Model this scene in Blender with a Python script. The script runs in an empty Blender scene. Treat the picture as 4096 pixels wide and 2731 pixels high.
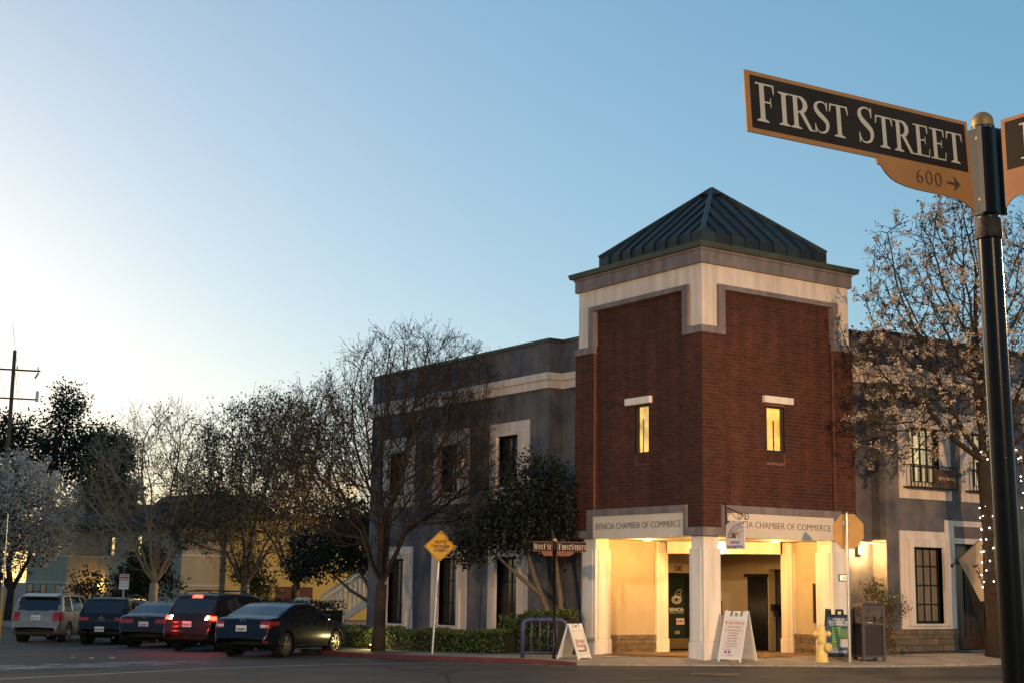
import bpy, math, random
import numpy as np
from mathutils import Vector, Matrix

# ------------------------------------------------------------------ camera, sky, sun, exposure
scene = bpy.context.scene
COL = scene.collection
R_ = math.radians

cam_d = bpy.data.cameras.new('camera'); cam = bpy.data.objects.new('camera', cam_d); COL.objects.link(cam)
cam_d.sensor_width = 36.0; cam_d.lens = 50.98; cam_d.clip_start = 0.1; cam_d.clip_end = 2000
cam_d.dof.use_dof = False
PIT, ROL, YAW = R_(9.465), R_(0.828), R_(34.41)
fw = Vector((math.sin(YAW)*math.cos(PIT), math.cos(YAW)*math.cos(PIT), math.sin(PIT)))
rt0 = Vector((math.cos(YAW), -math.sin(YAW), 0)); up0 = rt0.cross(fw)
rt = math.cos(ROL)*rt0 + math.sin(ROL)*up0; up = -math.sin(ROL)*rt0 + math.cos(ROL)*up0
cam.matrix_world = Matrix(((rt.x, up.x, -fw.x, 0), (rt.y, up.y, -fw.y, 0), (rt.z, up.z, -fw.z, 1.75), (0, 0, 0, 1)))
scene.camera = cam

SUN_AZ, SUN_EL = R_(3.0), R_(6.0)         # azimuth from +Y towards +X: low behind the trees at the left edge
EXPO = 1.80; EK = 2.0**-EXPO                 # dusk: long exposure; EK scales what gives off light to it
world = bpy.data.worlds.new('World'); scene.world = world; world.use_nodes = True
wn = world.node_tree; wn.nodes.clear()
sky = wn.nodes.new('ShaderNodeTexSky'); sky.sky_type = 'NISHITA'; sky.sun_disc = False
sky.sun_elevation = SUN_EL; sky.sun_rotation = SUN_AZ
sky.altitude = 0; sky.air_density = 1.0; sky.dust_density = 0.7; sky.ozone_density = 4.0
bg = wn.nodes.new('ShaderNodeBackground'); bg.inputs['Strength'].default_value = 0.12
wo = wn.nodes.new('ShaderNodeOutputWorld')
gm = wn.nodes.new('ShaderNodeGamma'); gm.inputs['Gamma'].default_value = 0.56      # soft film-like shoulder over the whole sky
hsv = wn.nodes.new('ShaderNodeHueSaturation'); hsv.inputs['Saturation'].default_value = 1.26
wn.links.new(sky.outputs[0], gm.inputs['Color']); wn.links.new(gm.outputs[0], hsv.inputs['Color']); wb = wn.nodes.new('ShaderNodeMixRGB'); wb.blend_type = 'MULTIPLY'; wb.inputs[0].default_value = 1; wb.inputs[2].default_value = (1.11, 1.0, .89, 1)   # the photograph's warm white balance
wn.links.new(hsv.outputs[0], wb.inputs[1]); wn.links.new(wb.outputs[0], bg.inputs['Color'])
wn.links.new(bg.outputs[0], wo.inputs['Surface'])

sl = bpy.data.lights.new('sun', 'SUN'); sl.energy = 0.05; sl.angle = R_(0.5); sl.color = (1.0, .72, .45)
sun = bpy.data.objects.new('sun', sl); COL.objects.link(sun)
sdir = Vector((math.sin(SUN_AZ)*math.cos(SUN_EL), math.cos(SUN_AZ)*math.cos(SUN_EL), math.sin(SUN_EL)))
sun.rotation_euler = sdir.to_track_quat('Z', 'Y').to_euler(); sun.location = (0, 0, 30)

vs = scene.view_settings
scene.display_settings.display_device = 'sRGB'
vs.view_transform = 'Standard'; vs.look = 'None'; vs.gamma = 1.0; vs.use_curve_mapping = False
vs.exposure = EXPO
scene.cycles.max_bounces = 8; scene.cycles.transparent_max_bounces = 8
scene.cycles.sample_clamp_indirect = 6.0
scene.cycles.use_denoising = True

# ------------------------------------------------------------------ helpers
rng = random.Random(7)

def hz(y):                                   # the side street falls away from the corner
    return float(np.interp(y, (-99, 24, 26, 30, 36, 48, 60, 300), (0, 0, -.03, -.13, -.29, -.47, -.6, -.6)))

class MB:
    def __init__(s): s.v = []; s.f = []
    def add(s, vs_, fs):
        n = len(s.v); s.v += [tuple(p) for p in vs_]; s.f += [tuple(i+n for i in f) for f in fs]; return s
    def box(s, x0, y0, z0, x1, y1, z1):
        return s.hexa([(x0,y0,z0),(x1,y0,z0),(x1,y1,z0),(x0,y1,z0),(x0,y0,z1),(x1,y0,z1),(x1,y1,z1),(x0,y1,z1)])
    def hexa(s, p): return s.add(p, [(0,3,2,1),(4,5,6,7),(0,1,5,4),(1,2,6,5),(2,3,7,6),(3,0,4,7)])
    def fbox(s, face, s0, s1, d0, d1, z0, z1):   # box on a facade: along, inward, up
        if face == 'R': return s.box(s0, d0, z0, s1, d1, z1)
        return s.box(d0, s0, z0, d1, s1, z1)
    def obox(s, o, u, v, w, a, b, c):            # centre o, unit axes, half sizes
        o = Vector(o); u = Vector(u)*a; v = Vector(v)*b; w = Vector(w)*c
        return s.hexa([o-u-v-w, o+u-v-w, o+u+v-w, o-u+v-w, o-u-v+w, o+u-v+w, o+u+v+w, o-u+v+w])
    def bar(s, p, q, a, b=None):
        p = Vector(p); q = Vector(q); d = (q-p); L = d.length; d = d/L
        t = Vector((0,0,1)) if abs(d.z) < .9 else Vector((1,0,0))
        u = d.cross(t).normalized(); w = u.cross(d)
        return s.obox((p+q)/2, u, d, w, a, L/2, b if b else a)
    def tube(s, pts, rad, n=8, cap=True, closed=False):
        pts = [Vector(p) for p in pts]; m = len(pts)
        if not hasattr(rad, '__len__'): rad = [rad]*m
        base = len(s.v); pu = None
        for i in range(m):
            a = pts[i-1] if (i > 0 or closed) else pts[i]; b = pts[(i+1) % m] if (i < m-1 or closed) else pts[i]
            d = (b-a).normalized()
            if pu is None:
                t = Vector((0,0,1)) if abs(d.z) < .9 else Vector((1,0,0)); pu = d.cross(t).normalized()
            else:
                pu = (pu - d*pu.dot(d)).normalized()
            w = d.cross(pu)
            for k in range(n):
                an = 2*math.pi*k/n; s.v.append(tuple(pts[i] + (pu*math.cos(an)+w*math.sin(an))*rad[i]))
        for i in range(m if closed else m-1):
            j = (i+1) % m
            for k in range(n):
                k2 = (k+1) % n; s.f.append((base+i*n+k, base+i*n+k2, base+j*n+k2, base+j*n+k))
        if cap and not closed:
            s.f.append(tuple(base+k for k in range(n))[::-1]); s.f.append(tuple(base+(m-1)*n+k for k in range(n)))
        return s
    def prism(s, poly, o, u, v, d):              # polygon in the plane o,u,v pushed along vector d
        o = Vector(o); u = Vector(u); v = Vector(v); d = Vector(d); n = len(poly)
        a = [o+u*x+v*y for x, y in poly]
        return s.add(a+[p+d for p in a], [tuple(range(n))[::-1], tuple(range(n, 2*n))]+[(i, (i+1) % n, n+(i+1) % n, n+i) for i in range(n)])
    def lathe(s, prof, o=(0,0,0), axis=(0,0,1), n=20, cap=True):
        o = Vector(o); ax = Vector(axis).normalized()
        t = Vector((1,0,0)) if abs(ax.x) < .9 else Vector((0,1,0)); u = ax.cross(t).normalized(); w = ax.cross(u)
        b = len(s.v); m = len(prof)
        for r, z in prof:
            for k in range(n):
                an = 2*math.pi*k/n; s.v.append(tuple(o+ax*z+(u*math.cos(an)+w*math.sin(an))*r))
        for i in range(m-1):
            for k in range(n):
                k2 = (k+1) % n; s.f.append((b+i*n+k, b+i*n+k2, b+(i+1)*n+k2, b+(i+1)*n+k))
        if cap: s.f.append(tuple(b+k for k in range(n))[::-1]); s.f.append(tuple(b+(m-1)*n+k for k in range(n)))
        return s
    def mesh(s, name, mat=None, smooth=False):
        me = bpy.data.meshes.new(name); me.from_pydata(s.v, [], s.f)
        if mat: me.materials.append(mat)
        if smooth: me.polygons.foreach_set('use_smooth', [True]*len(me.polygons))
        me.update(); return me
    def build(s, name, mat, parent=None, smooth=False, loc=None, bevel=0, autosmooth=None):
        me = s.mesh(name, mat, smooth); o = link(name, me, parent, loc)
        if bevel:
            b = o.modifiers.new('bevel', 'BEVEL'); b.width = bevel; b.segments = 2; b.limit_method = 'ANGLE'; b.angle_limit = R_(40)
        if autosmooth: me.set_sharp_from_angle(angle=R_(autosmooth))
        return o

def link(name, data, parent=None, loc=None):
    o = bpy.data.objects.new(name, data); COL.objects.link(o)
    if parent: o.parent = parent
    if loc is not None: o.location = loc
    return o

def npmesh(name, V, F, mat, smooth=False):       # fast mesh from arrays, F is (n,3) or (n,4)
    me = bpy.data.meshes.new(name); V = np.asarray(V, np.float32); F = np.asarray(F, np.int32); k = F.shape[1]
    me.vertices.add(len(V)); me.vertices.foreach_set('co', V.ravel())
    me.loops.add(F.size); me.loops.foreach_set('vertex_index', F.ravel())
    me.polygons.add(len(F)); me.polygons.foreach_set('loop_start', np.arange(0, F.size, k, dtype=np.int32))
    me.polygons.foreach_set('loop_total', np.full(len(F), k, np.int32))
    if smooth: me.polygons.foreach_set('use_smooth', np.ones(len(F), bool))
    if mat: me.materials.append(mat)
    me.update(calc_edges=True); return me

def tag(o, label, cat, group=None):
    o['label'] = label; o['category'] = cat
    if group: o['group'] = group
    return o
def thing(name, label, cat, loc=(0,0,0), rz=0.0, group=None):
    o = bpy.data.objects.new(name, None); COL.objects.link(o); o.empty_display_size = .2
    o.location = loc; o.rotation_euler = (0, 0, rz); return tag(o, label, cat, group)
def struct(o): o['kind'] = 'structure'; return o
def stuff(o): o['kind'] = 'stuff'; return o
def copy_thing(root, label=None, loc=None, rz=None):
    r = root.copy(); COL.objects.link(r)
    if label: r['label'] = label
    if loc is not None: r.location = loc
    if rz is not None: r.rotation_euler = (0, 0, rz)
    for c in list(root.children):
        d = c.copy(); COL.objects.link(d); d.parent = r
        for g in list(c.children):
            e = g.copy(); COL.objects.link(e); e.parent = d
    return r

# ------------------------------------------------------------------ materials
def mat(name, col, rough=.8, metal=0.0, var=.15, scale=3.0, col2=None, bump=0.0, bscale=40.0, spec=.4, island=0.0,
        emit=None, estr=0.0, coat=0.0, detail=6.0, sheen=0.0, trans=0.0, stretch=None):
    m = bpy.data.materials.new(name); m.use_nodes = True; nt = m.node_tree; N = nt.nodes; L = nt.links
    b = N['Principled BSDF']; b.inputs['Roughness'].default_value = rough; b.inputs['Metallic'].default_value = metal
    b.inputs['Specular IOR Level'].default_value = spec
    if coat: b.inputs['Coat Weight'].default_value = coat; b.inputs['Coat Roughness'].default_value = .05
    if trans: b.inputs['Transmission Weight'].default_value = trans
    col = tuple(col)
    tc = N.new('ShaderNodeTexCoord'); vec = tc.outputs['Object']
    if stretch:
        mp = N.new('ShaderNodeMapping'); mp.inputs['Scale'].default_value = stretch; L.new(vec, mp.inputs[0]); vec = mp.outputs[0]
    if var or col2:
        n = N.new('ShaderNodeTexNoise'); n.inputs['Scale'].default_value = scale; n.inputs['Detail'].default_value = detail
        n.inputs['Roughness'].default_value = .62
        L.new(vec, n.inputs['Vector'])
        cr = N.new('ShaderNodeValToRGB'); cr.color_ramp.elements[0].position = .32; cr.color_ramp.elements[1].position = .68
        c2 = col2 if col2 else tuple(min(1, c*(1+var)) for c in col); c1 = col if col2 else tuple(c*(1-var) for c in col)
        cr.color_ramp.elements[0].color = (*c1, 1); cr.color_ramp.elements[1].color = (*c2, 1)
        L.new(n.outputs['Fac'], cr.inputs[0]); out = cr.outputs[0]
    else:
        rgb = N.new('ShaderNodeRGB'); rgb.outputs[0].default_value = (*col, 1); out = rgb.outputs[0]
    if island:
        g = N.new('ShaderNodeNewGeometry'); oi = N.new('ShaderNodeObjectInfo')
        ad = N.new('ShaderNodeMath'); ad.operation = 'ADD'; L.new(g.outputs['Random Per Island'], ad.inputs[0]); L.new(oi.outputs['Random'], ad.inputs[1])
        fr = N.new('ShaderNodeMath'); fr.operation = 'FRACT'; L.new(ad.outputs[0], fr.inputs[0])
        mr = N.new('ShaderNodeMapRange'); mr.inputs['To Min'].default_value = 1-island; mr.inputs['To Max'].default_value = 1+island
        L.new(fr.outputs[0], mr.inputs[0])
        hs = N.new('ShaderNodeHueSaturation'); L.new(mr.outputs[0], hs.inputs['Value']); L.new(out, hs.inputs['Color']); out = hs.outputs[0]
    L.new(out, b.inputs['Base Color'])
    if bump:
        n2 = N.new('ShaderNodeTexNoise'); n2.inputs['Scale'].default_value = bscale; n2.inputs['Detail'].default_value = 5
        L.new(tc.outputs['Object'], n2.inputs['Vector'])
        bp = N.new('ShaderNodeBump'); bp.inputs['Strength'].default_value = bump; bp.inputs['Distance'].default_value = .02
        L.new(n2.outputs['Fac'], bp.inputs['Height']); L.new(bp.outputs[0], b.inputs['Normal'])
    if emit:
        b.inputs['Emission Color'].default_value = (*emit, 1); b.inputs['Emission Strength'].default_value = estr*EK
    return m
def uneven(m, lo=.25, sc=(3, 3, 1.0), rough=.7):  # a lit room seen through glass: brightness varies with what is inside
    nt = m.node_tree; N = nt.nodes; L = nt.links; b = N['Principled BSDF']; e = b.inputs['Emission Strength'].default_value
    tc = N.new('ShaderNodeTexCoord'); mp = N.new('ShaderNodeMapping'); mp.inputs['Scale'].default_value = sc; n = N.new('ShaderNodeTexNoise'); n.inputs['Scale'].default_value = 2.2; n.inputs['Detail'].default_value = 5; n.inputs['Roughness'].default_value = rough
    L.new(tc.outputs['Object'], mp.inputs[0]); L.new(mp.outputs[0], n.inputs['Vector'])
    mr = N.new('ShaderNodeMapRange'); mr.inputs['From Min'].default_value = .38; mr.inputs['From Max'].default_value = .62; mr.inputs['To Min'].default_value = e*lo; mr.inputs['To Max'].default_value = e*1.25
    L.new(n.outputs['Fac'], mr.inputs[0]); L.new(mr.outputs[0], b.inputs['Emission Strength']); return m

def streaks(m, lo=.72, sc=(1.6, 1.6, .16)):      # run-off marks drawn down a wall
    nt = m.node_tree; N = nt.nodes; L = nt.links; b = N['Principled BSDF']; src = b.inputs['Base Color'].links[0].from_socket
    tc = N.new('ShaderNodeTexCoord'); mp = N.new('ShaderNodeMapping'); mp.inputs['Scale'].default_value = sc; n = N.new('ShaderNodeTexNoise'); n.inputs['Scale'].default_value = 2.5; n.inputs['Detail'].default_value = 7
    L.new(tc.outputs['Object'], mp.inputs[0]); L.new(mp.outputs[0], n.inputs['Vector'])
    mr = N.new('ShaderNodeMapRange'); mr.inputs['From Min'].default_value = .40; mr.inputs['From Max'].default_value = .60; mr.inputs['To Min'].default_value = lo; mr.inputs['To Max'].default_value = 1.08; L.new(n.outputs['Fac'], mr.inputs[0])
    mu = N.new('ShaderNodeMixRGB'); mu.blend_type = 'MULTIPLY'; mu.inputs[0].default_value = 1; L.new(src, mu.inputs[1]); L.new(mr.outputs[0], mu.inputs[2]); L.new(mu.outputs[0], b.inputs['Base Color'])

M = {}
M['asphalt'] = mat('asphalt', (.020,.018,.017), .82, var=0, col2=(.056,.050,.045), scale=.45, bump=.5, bscale=90, detail=12)
def cracks(m):                                  # fine crack lines with dark tar in them
    nt = m.node_tree; N = nt.nodes; L = nt.links; b = N['Principled BSDF']; src = b.inputs['Base Color'].links[0].from_socket
    tc = N.new('ShaderNodeTexCoord'); nz = N.new('ShaderNodeTexNoise'); nz.inputs['Scale'].default_value = 1.3
    mx = N.new('ShaderNodeMixRGB'); mx.inputs[0].default_value = .35; L.new(tc.outputs['Object'], mx.inputs[1]); L.new(nz.outputs['Color'], mx.inputs[2]); L.new(tc.outputs['Object'], nz.inputs['Vector'])
    vo = N.new('ShaderNodeTexVoronoi'); vo.feature = 'DISTANCE_TO_EDGE'; vo.inputs['Scale'].default_value = .55; L.new(mx.outputs[0], vo.inputs['Vector'])
    mr = N.new('ShaderNodeMapRange'); mr.inputs['From Max'].default_value = .012; mr.inputs['To Min'].default_value = .35; L.new(vo.outputs['Distance'], mr.inputs[0])
    mu = N.new('ShaderNodeMixRGB'); mu.blend_type = 'MULTIPLY'; mu.inputs[0].default_value = 1; L.new(src, mu.inputs[1]); L.new(mr.outputs[0], mu.inputs[2]); L.new(mu.outputs[0], b.inputs['Base Color'])
cracks(M['asphalt'])
M['concrete'] = mat('concrete', (.20,.17,.14), .9, var=0, col2=(.32,.28,.23), scale=1.3, bump=.2, bscale=60)
M['kerb'] = mat('kerb_concrete', (.28,.23,.18), .85, var=.25, scale=5, bump=.2)
M['redkerb'] = mat('red_kerb_paint', (.13,.03,.028), .7, var=0, col2=(.20,.05,.04), scale=6, bump=.2)
M['roadpaint'] = mat('road_paint', (.45,.42,.38), .7, var=.3, scale=4)
M['wornpaint'] = mat('worn_road_paint', (.05,.05,.05), .8, var=0, col2=(.32,.32,.33), scale=7)
M['earth'] = mat('earth', (.06,.05,.04), .95, var=.3, scale=.5)
M['grey'] = mat('grey_stucco', (.070,.074,.098), .9, var=0, col2=(.185,.155,.142), scale=1.3, bump=.25, bscale=70)
M['trimgrey'] = mat('grey_trim', (.20,.165,.165), .9, var=.12, scale=3, bump=.2, bscale=70)
M['cream'] = mat('cream_stucco', (.70,.58,.50), .9, var=.05, scale=1.5, bump=.2, bscale=70)
M['column'] = mat('cream_column', (.78,.70,.62), .85, var=.04, scale=2, bump=.12, bscale=70)
M['brick'] = mat('brick', (.060,.0185,.0112), .85, var=0, col2=(.084,.0268,.0162), scale=1.1, island=.24, bump=.3, bscale=60)
M['mortar'] = mat('mortar', (.18,.082,.054), .95, var=.2, scale=8)
M['roof'] = mat('copper_roof', (.020,.031,.031), .55, metal=.3, var=0, col2=(.042,.044,.042), scale=1.2, island=.30, bump=.05, bscale=8)
M['flash'] = mat('roof_flashing', (.075,.085,.065), .5, metal=.3, var=.25, scale=3)
M['dark'] = mat('dark_metal', (.012,.012,.012), .45, var=.1)
M['frame'] = mat('window_frame', (.014,.012,.011), .5, var=.1)
M['glass'] = mat('window_glass', (.010,.011,.012), .06, var=0, spec=.9)
M['litwin'] = mat('lit_window', (.3,.2,.05), .2, var=.1, emit=(1.0,.55,.085), estr=1.15)
M['litwhite'] = mat('lit_room', (.4,.35,.2), .2, var=.1, emit=(1.0,.78,.36), estr=.75)
M['letter'] = mat('dark_lettering', (.045,.03,.022), .6, var=0)
M['stone'] = mat('stone_block', (.16,.115,.075), .9, var=.2, scale=6, island=.22, bump=.5, bscale=30)
M['ochre'] = mat('ochre_wall', (.42,.34,.24), .9, var=.06, scale=2, bump=.2, bscale=70)
M['paver'] = mat('paver', (.16,.10,.06), .9, var=.35, scale=9, bump=.3)
M['black'] = mat('black_plastic', (.010,.010,.010), .5, var=0)
M['white'] = mat('white_plastic', (.72,.70,.68), .5, var=.03)
M['steel'] = mat('galvanised_steel', (.55,.53,.50), .35, metal=.85, var=.12, scale=6)
streaks(M['grey'], .86, (1.0, 1.0, .3)); streaks(M['cream'], .86); streaks(M['brick'], .74); streaks(M['trimgrey'], .8); streaks(M['column'], .9)
uneven(M['litwin'], .45, (1.2, 1.2, .9), .5)
m = bpy.data.materials.new('clear_glass'); m.use_nodes = True; nt = m.node_tree; nt.nodes.remove(nt.nodes['Principled BSDF'])
tb_ = nt.nodes.new('ShaderNodeBsdfTransparent'); gb_ = nt.nodes.new('ShaderNodeBsdfGlossy'); gb_.inputs['Roughness'].default_value = .02; mx_ = nt.nodes.new('ShaderNodeMixShader'); fr_n = nt.nodes.new('ShaderNodeFresnel'); fr_n.inputs[0].default_value = 1.5
mx_.inputs[0].default_value = .07; nt.links.new(tb_.outputs[0], mx_.inputs[1]); nt.links.new(gb_.outputs[0], mx_.inputs[2]); nt.links.new(mx_.outputs[0], nt.nodes['Material Output'].inputs['Surface'])
M['clear'] = m

# ------------------------------------------------------------------ ground
ys = [-60, 0, 10, 18, 22, 24, 25, 26, 27, 28, 29, 30, 32, 34, 36, 39, 42, 45, 48, 52, 56, 60, 80, 120, 600]
xs = [-400, -100, -20, 0, 10, 20, 30, 60, 120, 500]
g = MB()
g.add([(x, y, hz(y)) for y in ys for x in xs], [(j*len(xs)+i, j*len(xs)+i+1, (j+1)*len(xs)+i+1, (j+1)*len(xs)+i) for j in range(len(ys)-1) for i in range(len(xs)-1)])
struct(g.build('road', M['asphalt']))

K = [(20.0,90),(20.0,70),(20.0,60),(19.9,54),(19.9,48),(19.8,44),(19.6,40),(19.45,36.6),(19.45,34),(19.5,31.6),(19.7,30),(19.95,28.7),(20.15,27.7),
     (20.25,26.8),(20.75,26.15),(21.42,25.68),(22.22,25.18),(23.02,24.63),(23.82,24.08),(24.65,23.58),(25.7,23.15),(26.9,22.82),(28.5,22.62),(30,22.55),(34,22.4),(90,22.4)]
def offs(P, d):
    out = []
    for i, p in enumerate(P):
        a = P[max(0, i-1)]; b = P[min(len(P)-1, i+1)]
        t = Vector((b[0]-a[0], b[1]-a[1])).normalized(); out.append((p[0]-t.y*d, p[1]+t.x*d))
    return out
def densify(P, step):
    out = []
    for a, b in zip(P[:-1], P[1:]):
        n = max(1, int(math.dist(a, b)/step))
        out += [(a[0]+(b[0]-a[0])*k/n, a[1]+(b[1]-a[1])*k/n) for k in range(n)]
    return out+[P[-1]]
K1 = offs(K, .16); K2 = offs(K, 1.5)
KD = densify(K, 1.2); KDi = offs(KD, .16)
SW = .14
def kdist(x, y):
    best = 1e9
    for a, b in zip(K[:-1], K[1:]):
        dx, dy = b[0]-a[0], b[1]-a[1]; t = max(0, min(1, ((x-a[0])*dx+(y-a[1])*dy)/(dx*dx+dy*dy)))
        best = min(best, math.hypot(x-a[0]-t*dx, y-a[1]-t*dy))
    return best
def kerb_h(y): return float(np.interp(y, [26, 28.5], [.035, .11]))      # dropped kerb round the corner
def pav_z(x, y):
    lo = kerb_h(y); return hz(y)+lo+(SW-lo)*min(1, max(0, (kdist(x, y)-.16)/1.3))
pave = MB()
KA = densify(K1, .8); KB = offs(densify(K, .8), 1.5)
KA = [p for p in offs(densify(K, .8), .15)]
n_ = len(KA)
pave.add([(x, y, pav_z(x, y)-.010) for x, y in KA]+[(x, y, hz(y)+SW-.010) for x, y in KB], [(i, i+1, n_+i+1, n_+i) for i in range(n_-1)])
for a, b in zip(KB[:-1], KB[1:]):
    if a[1]-b[1] < 1e-3: continue
    pave.add([(a[0], a[1], hz(a[1])+SW-.010), (b[0], b[1], hz(b[1])+SW-.010), (95, b[1], hz(b[1])+SW-.010), (95, a[1], hz(a[1])+SW-.010)], [(0,1,2,3)])
sidewalk = struct(pave.build('pavement', mat('pavement_base', (.12,.10,.085), .95, var=.3, scale=2)))
def slab(p4, mt):                               # one paving slab
    c = [sum(p[i] for p in p4)/4 for i in (0, 1)]
    q = []
    for p in p4:
        d = Vector((c[0]-p[0], c[1]-p[1])); d.normalize(); q.append((p[0]+d.x*.012, p[1]+d.y*.012))
    mb = MB(); mb.hexa([(x, y, pav_z(x, y)-.05) for x, y in q]+[(x, y, pav_z(x, y)) for x, y in q]); mb.build('paving_slab', mt, sidewalk)
KS = densify(K[8:-1], 1.55); S1 = offs(KS, .165); S2 = offs(KS, 1.45); S3 = offs(KS, 2.75)
for i in range(len(KS)-1):
    slab([S1[i], S1[i+1], S2[i+1], S2[i]], M['concrete'])
    if 0 < i < 4 or i > 10: slab([S2[i], S2[i+1], S3[i+1], S3[i]], M['concrete'])
kerb_red = MB(); kerb_plain = MB()
for i in range(len(KD)-1):
    a, b, c, d = KD[i], KD[i+1], KDi[i+1], KDi[i]
    y = (a[1]+b[1])/2; mb = kerb_red if (27.2 < y < 37.5) else kerb_plain
    e = .004
    a2 = (a[0]+(b[0]-a[0])*e, a[1]+(b[1]-a[1])*e); b2 = (a[0]+(b[0]-a[0])*(1-e), a[1]+(b[1]-a[1])*(1-e))
    mb.hexa([(x, yy, hz(yy)-.1) for x, yy in (a2, b2, c, d)]+[(x, yy, hz(yy)+kerb_h(yy)+.004) for x, yy in (a2, b2, c, d)])
struct(kerb_red.build('red_kerb', M['redkerb'], bevel=.02)); struct(kerb_plain.build('kerb', M['kerb'], bevel=.02))

def ribbon(P, w, z):
    mb = MB(); a = offs(P, w/2); b = offs(P, -w/2); n = len(P)
    mb.add([(x, y, hz(y)+z) for x, y in a]+[(x, y, hz(y)+z) for x, y in b], [(i, i+1, n+i+1, n+i) for i in range(n-1)]); return mb
line1 = densify([(-6,17.5),(2,23.6),(7.48,26.82),(10.85,28.65),(12.53,29.48),(14.6,30.05),(16.35,30.3),(17.6,30.1),(18.6,29.5),(19.45,28.2),(19.9,26.8)], .8)
struct(ribbon(line1, .11, .005).build('road_marking', M['roadpaint']))
struct(ribbon(densify([(24.55,23.42),(25.6,22.95),(26.9,22.5),(28.6,22.1),(31,21.6),(40,21.4),(60,21.4)], .8), .09, .005).build('road_marking', M['roadpaint']))
for P_ in ([(3,27.5),(9,31.2),(13.6,32.6)],[(6,21.4),(14,22.6),(22,21.3),(30,18.2)],[(13.2,20.1),(15.3,24.6),(16.1,28.3)]):   # sealed cracks
    struct(ribbon(densify([(x+rng.uniform(-.15,.15), y+rng.uniform(-.15,.15)) for x, y in densify(P_, 1.1)], .5), .05, .0035).build('road_seam', mat('tar', (.008,.008,.008), .45, var=.1) if 'tar' not in bpy.data.materials else bpy.data.materials['tar']))
for q in ([(16.3,23.4),(19.0,24.9),(18.0,26.6),(15.4,25.2)],[(8.2,28.9),(10.9,31.0),(9.6,32.4),(7.0,30.2)],[(22.6,19.6),(26.0,18.3),(26.5,19.4),(23.1,20.8)]):
    struct(MB().add([(x, y, hz(y)+.0028) for x, y in q], [(0,1,2,3)]).build('road_patch', mat('patch_asphalt', (.013,.012,.012), .8, var=.25, scale=3, bump=.4, bscale=90) if 'patch_asphalt' not in bpy.data.materials else bpy.data.materials['patch_asphalt']))
worn = MB(); r2 = random.Random(3)
for k in range(46):                             # crossing paint worn down to flakes
    t = r2.random(); x = 8.6+5.6*t+r2.gauss(0, .25); y = 31.6+r2.choice((0, .5, 1.0, 1.5))*1.4+t*1.2+r2.gauss(0, .12)
    n = 7; rr = .10+.25*r2.random(); an = r2.random()*6
    worn.add([(x+rr*1.8*math.cos(an+6.28*i/n)*(.5+r2.random()), y+rr*.5*math.sin(an+6.28*i/n)*(.5+r2.random()), hz(y)+.006+k*.00005) for i in range(n)], [tuple(range(n))])
struct(worn.build('worn_road_marking', M['wornpaint']))
mh = MB().lathe([(.0,.012),(.40,.012),(.405,.004)], (20.33,22.28,.002), n=28, cap=False)
ring = MB().lathe([(.42,.004),(.43,.014),(.50,.014),(.51,.002)], (20.33,22.28,.002), n=28, cap=False)
mhole = mh.build('manhole_cover', mat('cast_iron', (.055,.045,.038), .6, metal=.5, var=.3, scale=20, bump=.5, bscale=60))
tag(mhole, 'round iron manhole cover set in the asphalt in front of the brick tower', 'manhole cover'); ring.build('rim', M['dark'], mhole)
for i, (x, y, nm) in enumerate([(12.6,38.6,'left'),(12.9,38.0,'middle'),(13.45,38.0,'right')]):
    st = MB().lathe([(.08,0),(.075,.014),(.045,.025),(.0,.03)], (x, y, hz(y)), n=12, cap=False).build('road_stud', M['kerb'], smooth=True)
    tag(st, f'{nm} one of three pale domed studs on the asphalt before the parked cars', 'road stud', 'road studs on the side street')

# ------------------------------------------------------------------ text
def text_mesh(body, size, mt, name='lettering', xs_=1.0, offset=0.0, ext=.002, align='CENTER', space=1.0, line=1.0):
    cu = bpy.data.curves.new('t', 'FONT'); cu.body = body; cu.size = size; cu.align_x = align; cu.offset = offset
    cu.extrude = ext; cu.resolution_u = 3; cu.space_character = space; cu.space_line = line
    o = bpy.data.objects.new('t', cu); COL.objects.link(o)
    dg = bpy.context.evaluated_depsgraph_get(); me = bpy.data.meshes.new_from_object(o.evaluated_get(dg))
    bpy.data.objects.remove(o); bpy.data.curves.remove(cu)
    if xs_ != 1.0: me.transform(Matrix.Scale(xs_, 4, (1, 0, 0)))
    me.materials.clear(); me.materials.append(mt); me.name = name; return me
def frame_m(o, u, v):
    u = Vector(u).normalized(); v = Vector(v).normalized(); w = u.cross(v)
    return Matrix(((u.x, v.x, w.x, o[0]), (u.y, v.y, w.y, o[1]), (u.z, v.z, w.z, o[2]), (0, 0, 0, 1)))
def write(body, size, mt, o, u, v, parent, name='lettering', **kw):
    me = text_mesh(body, size, mt, name, **kw); me.transform(frame_m(o, u, v)); return link(name, me, parent)

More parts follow.
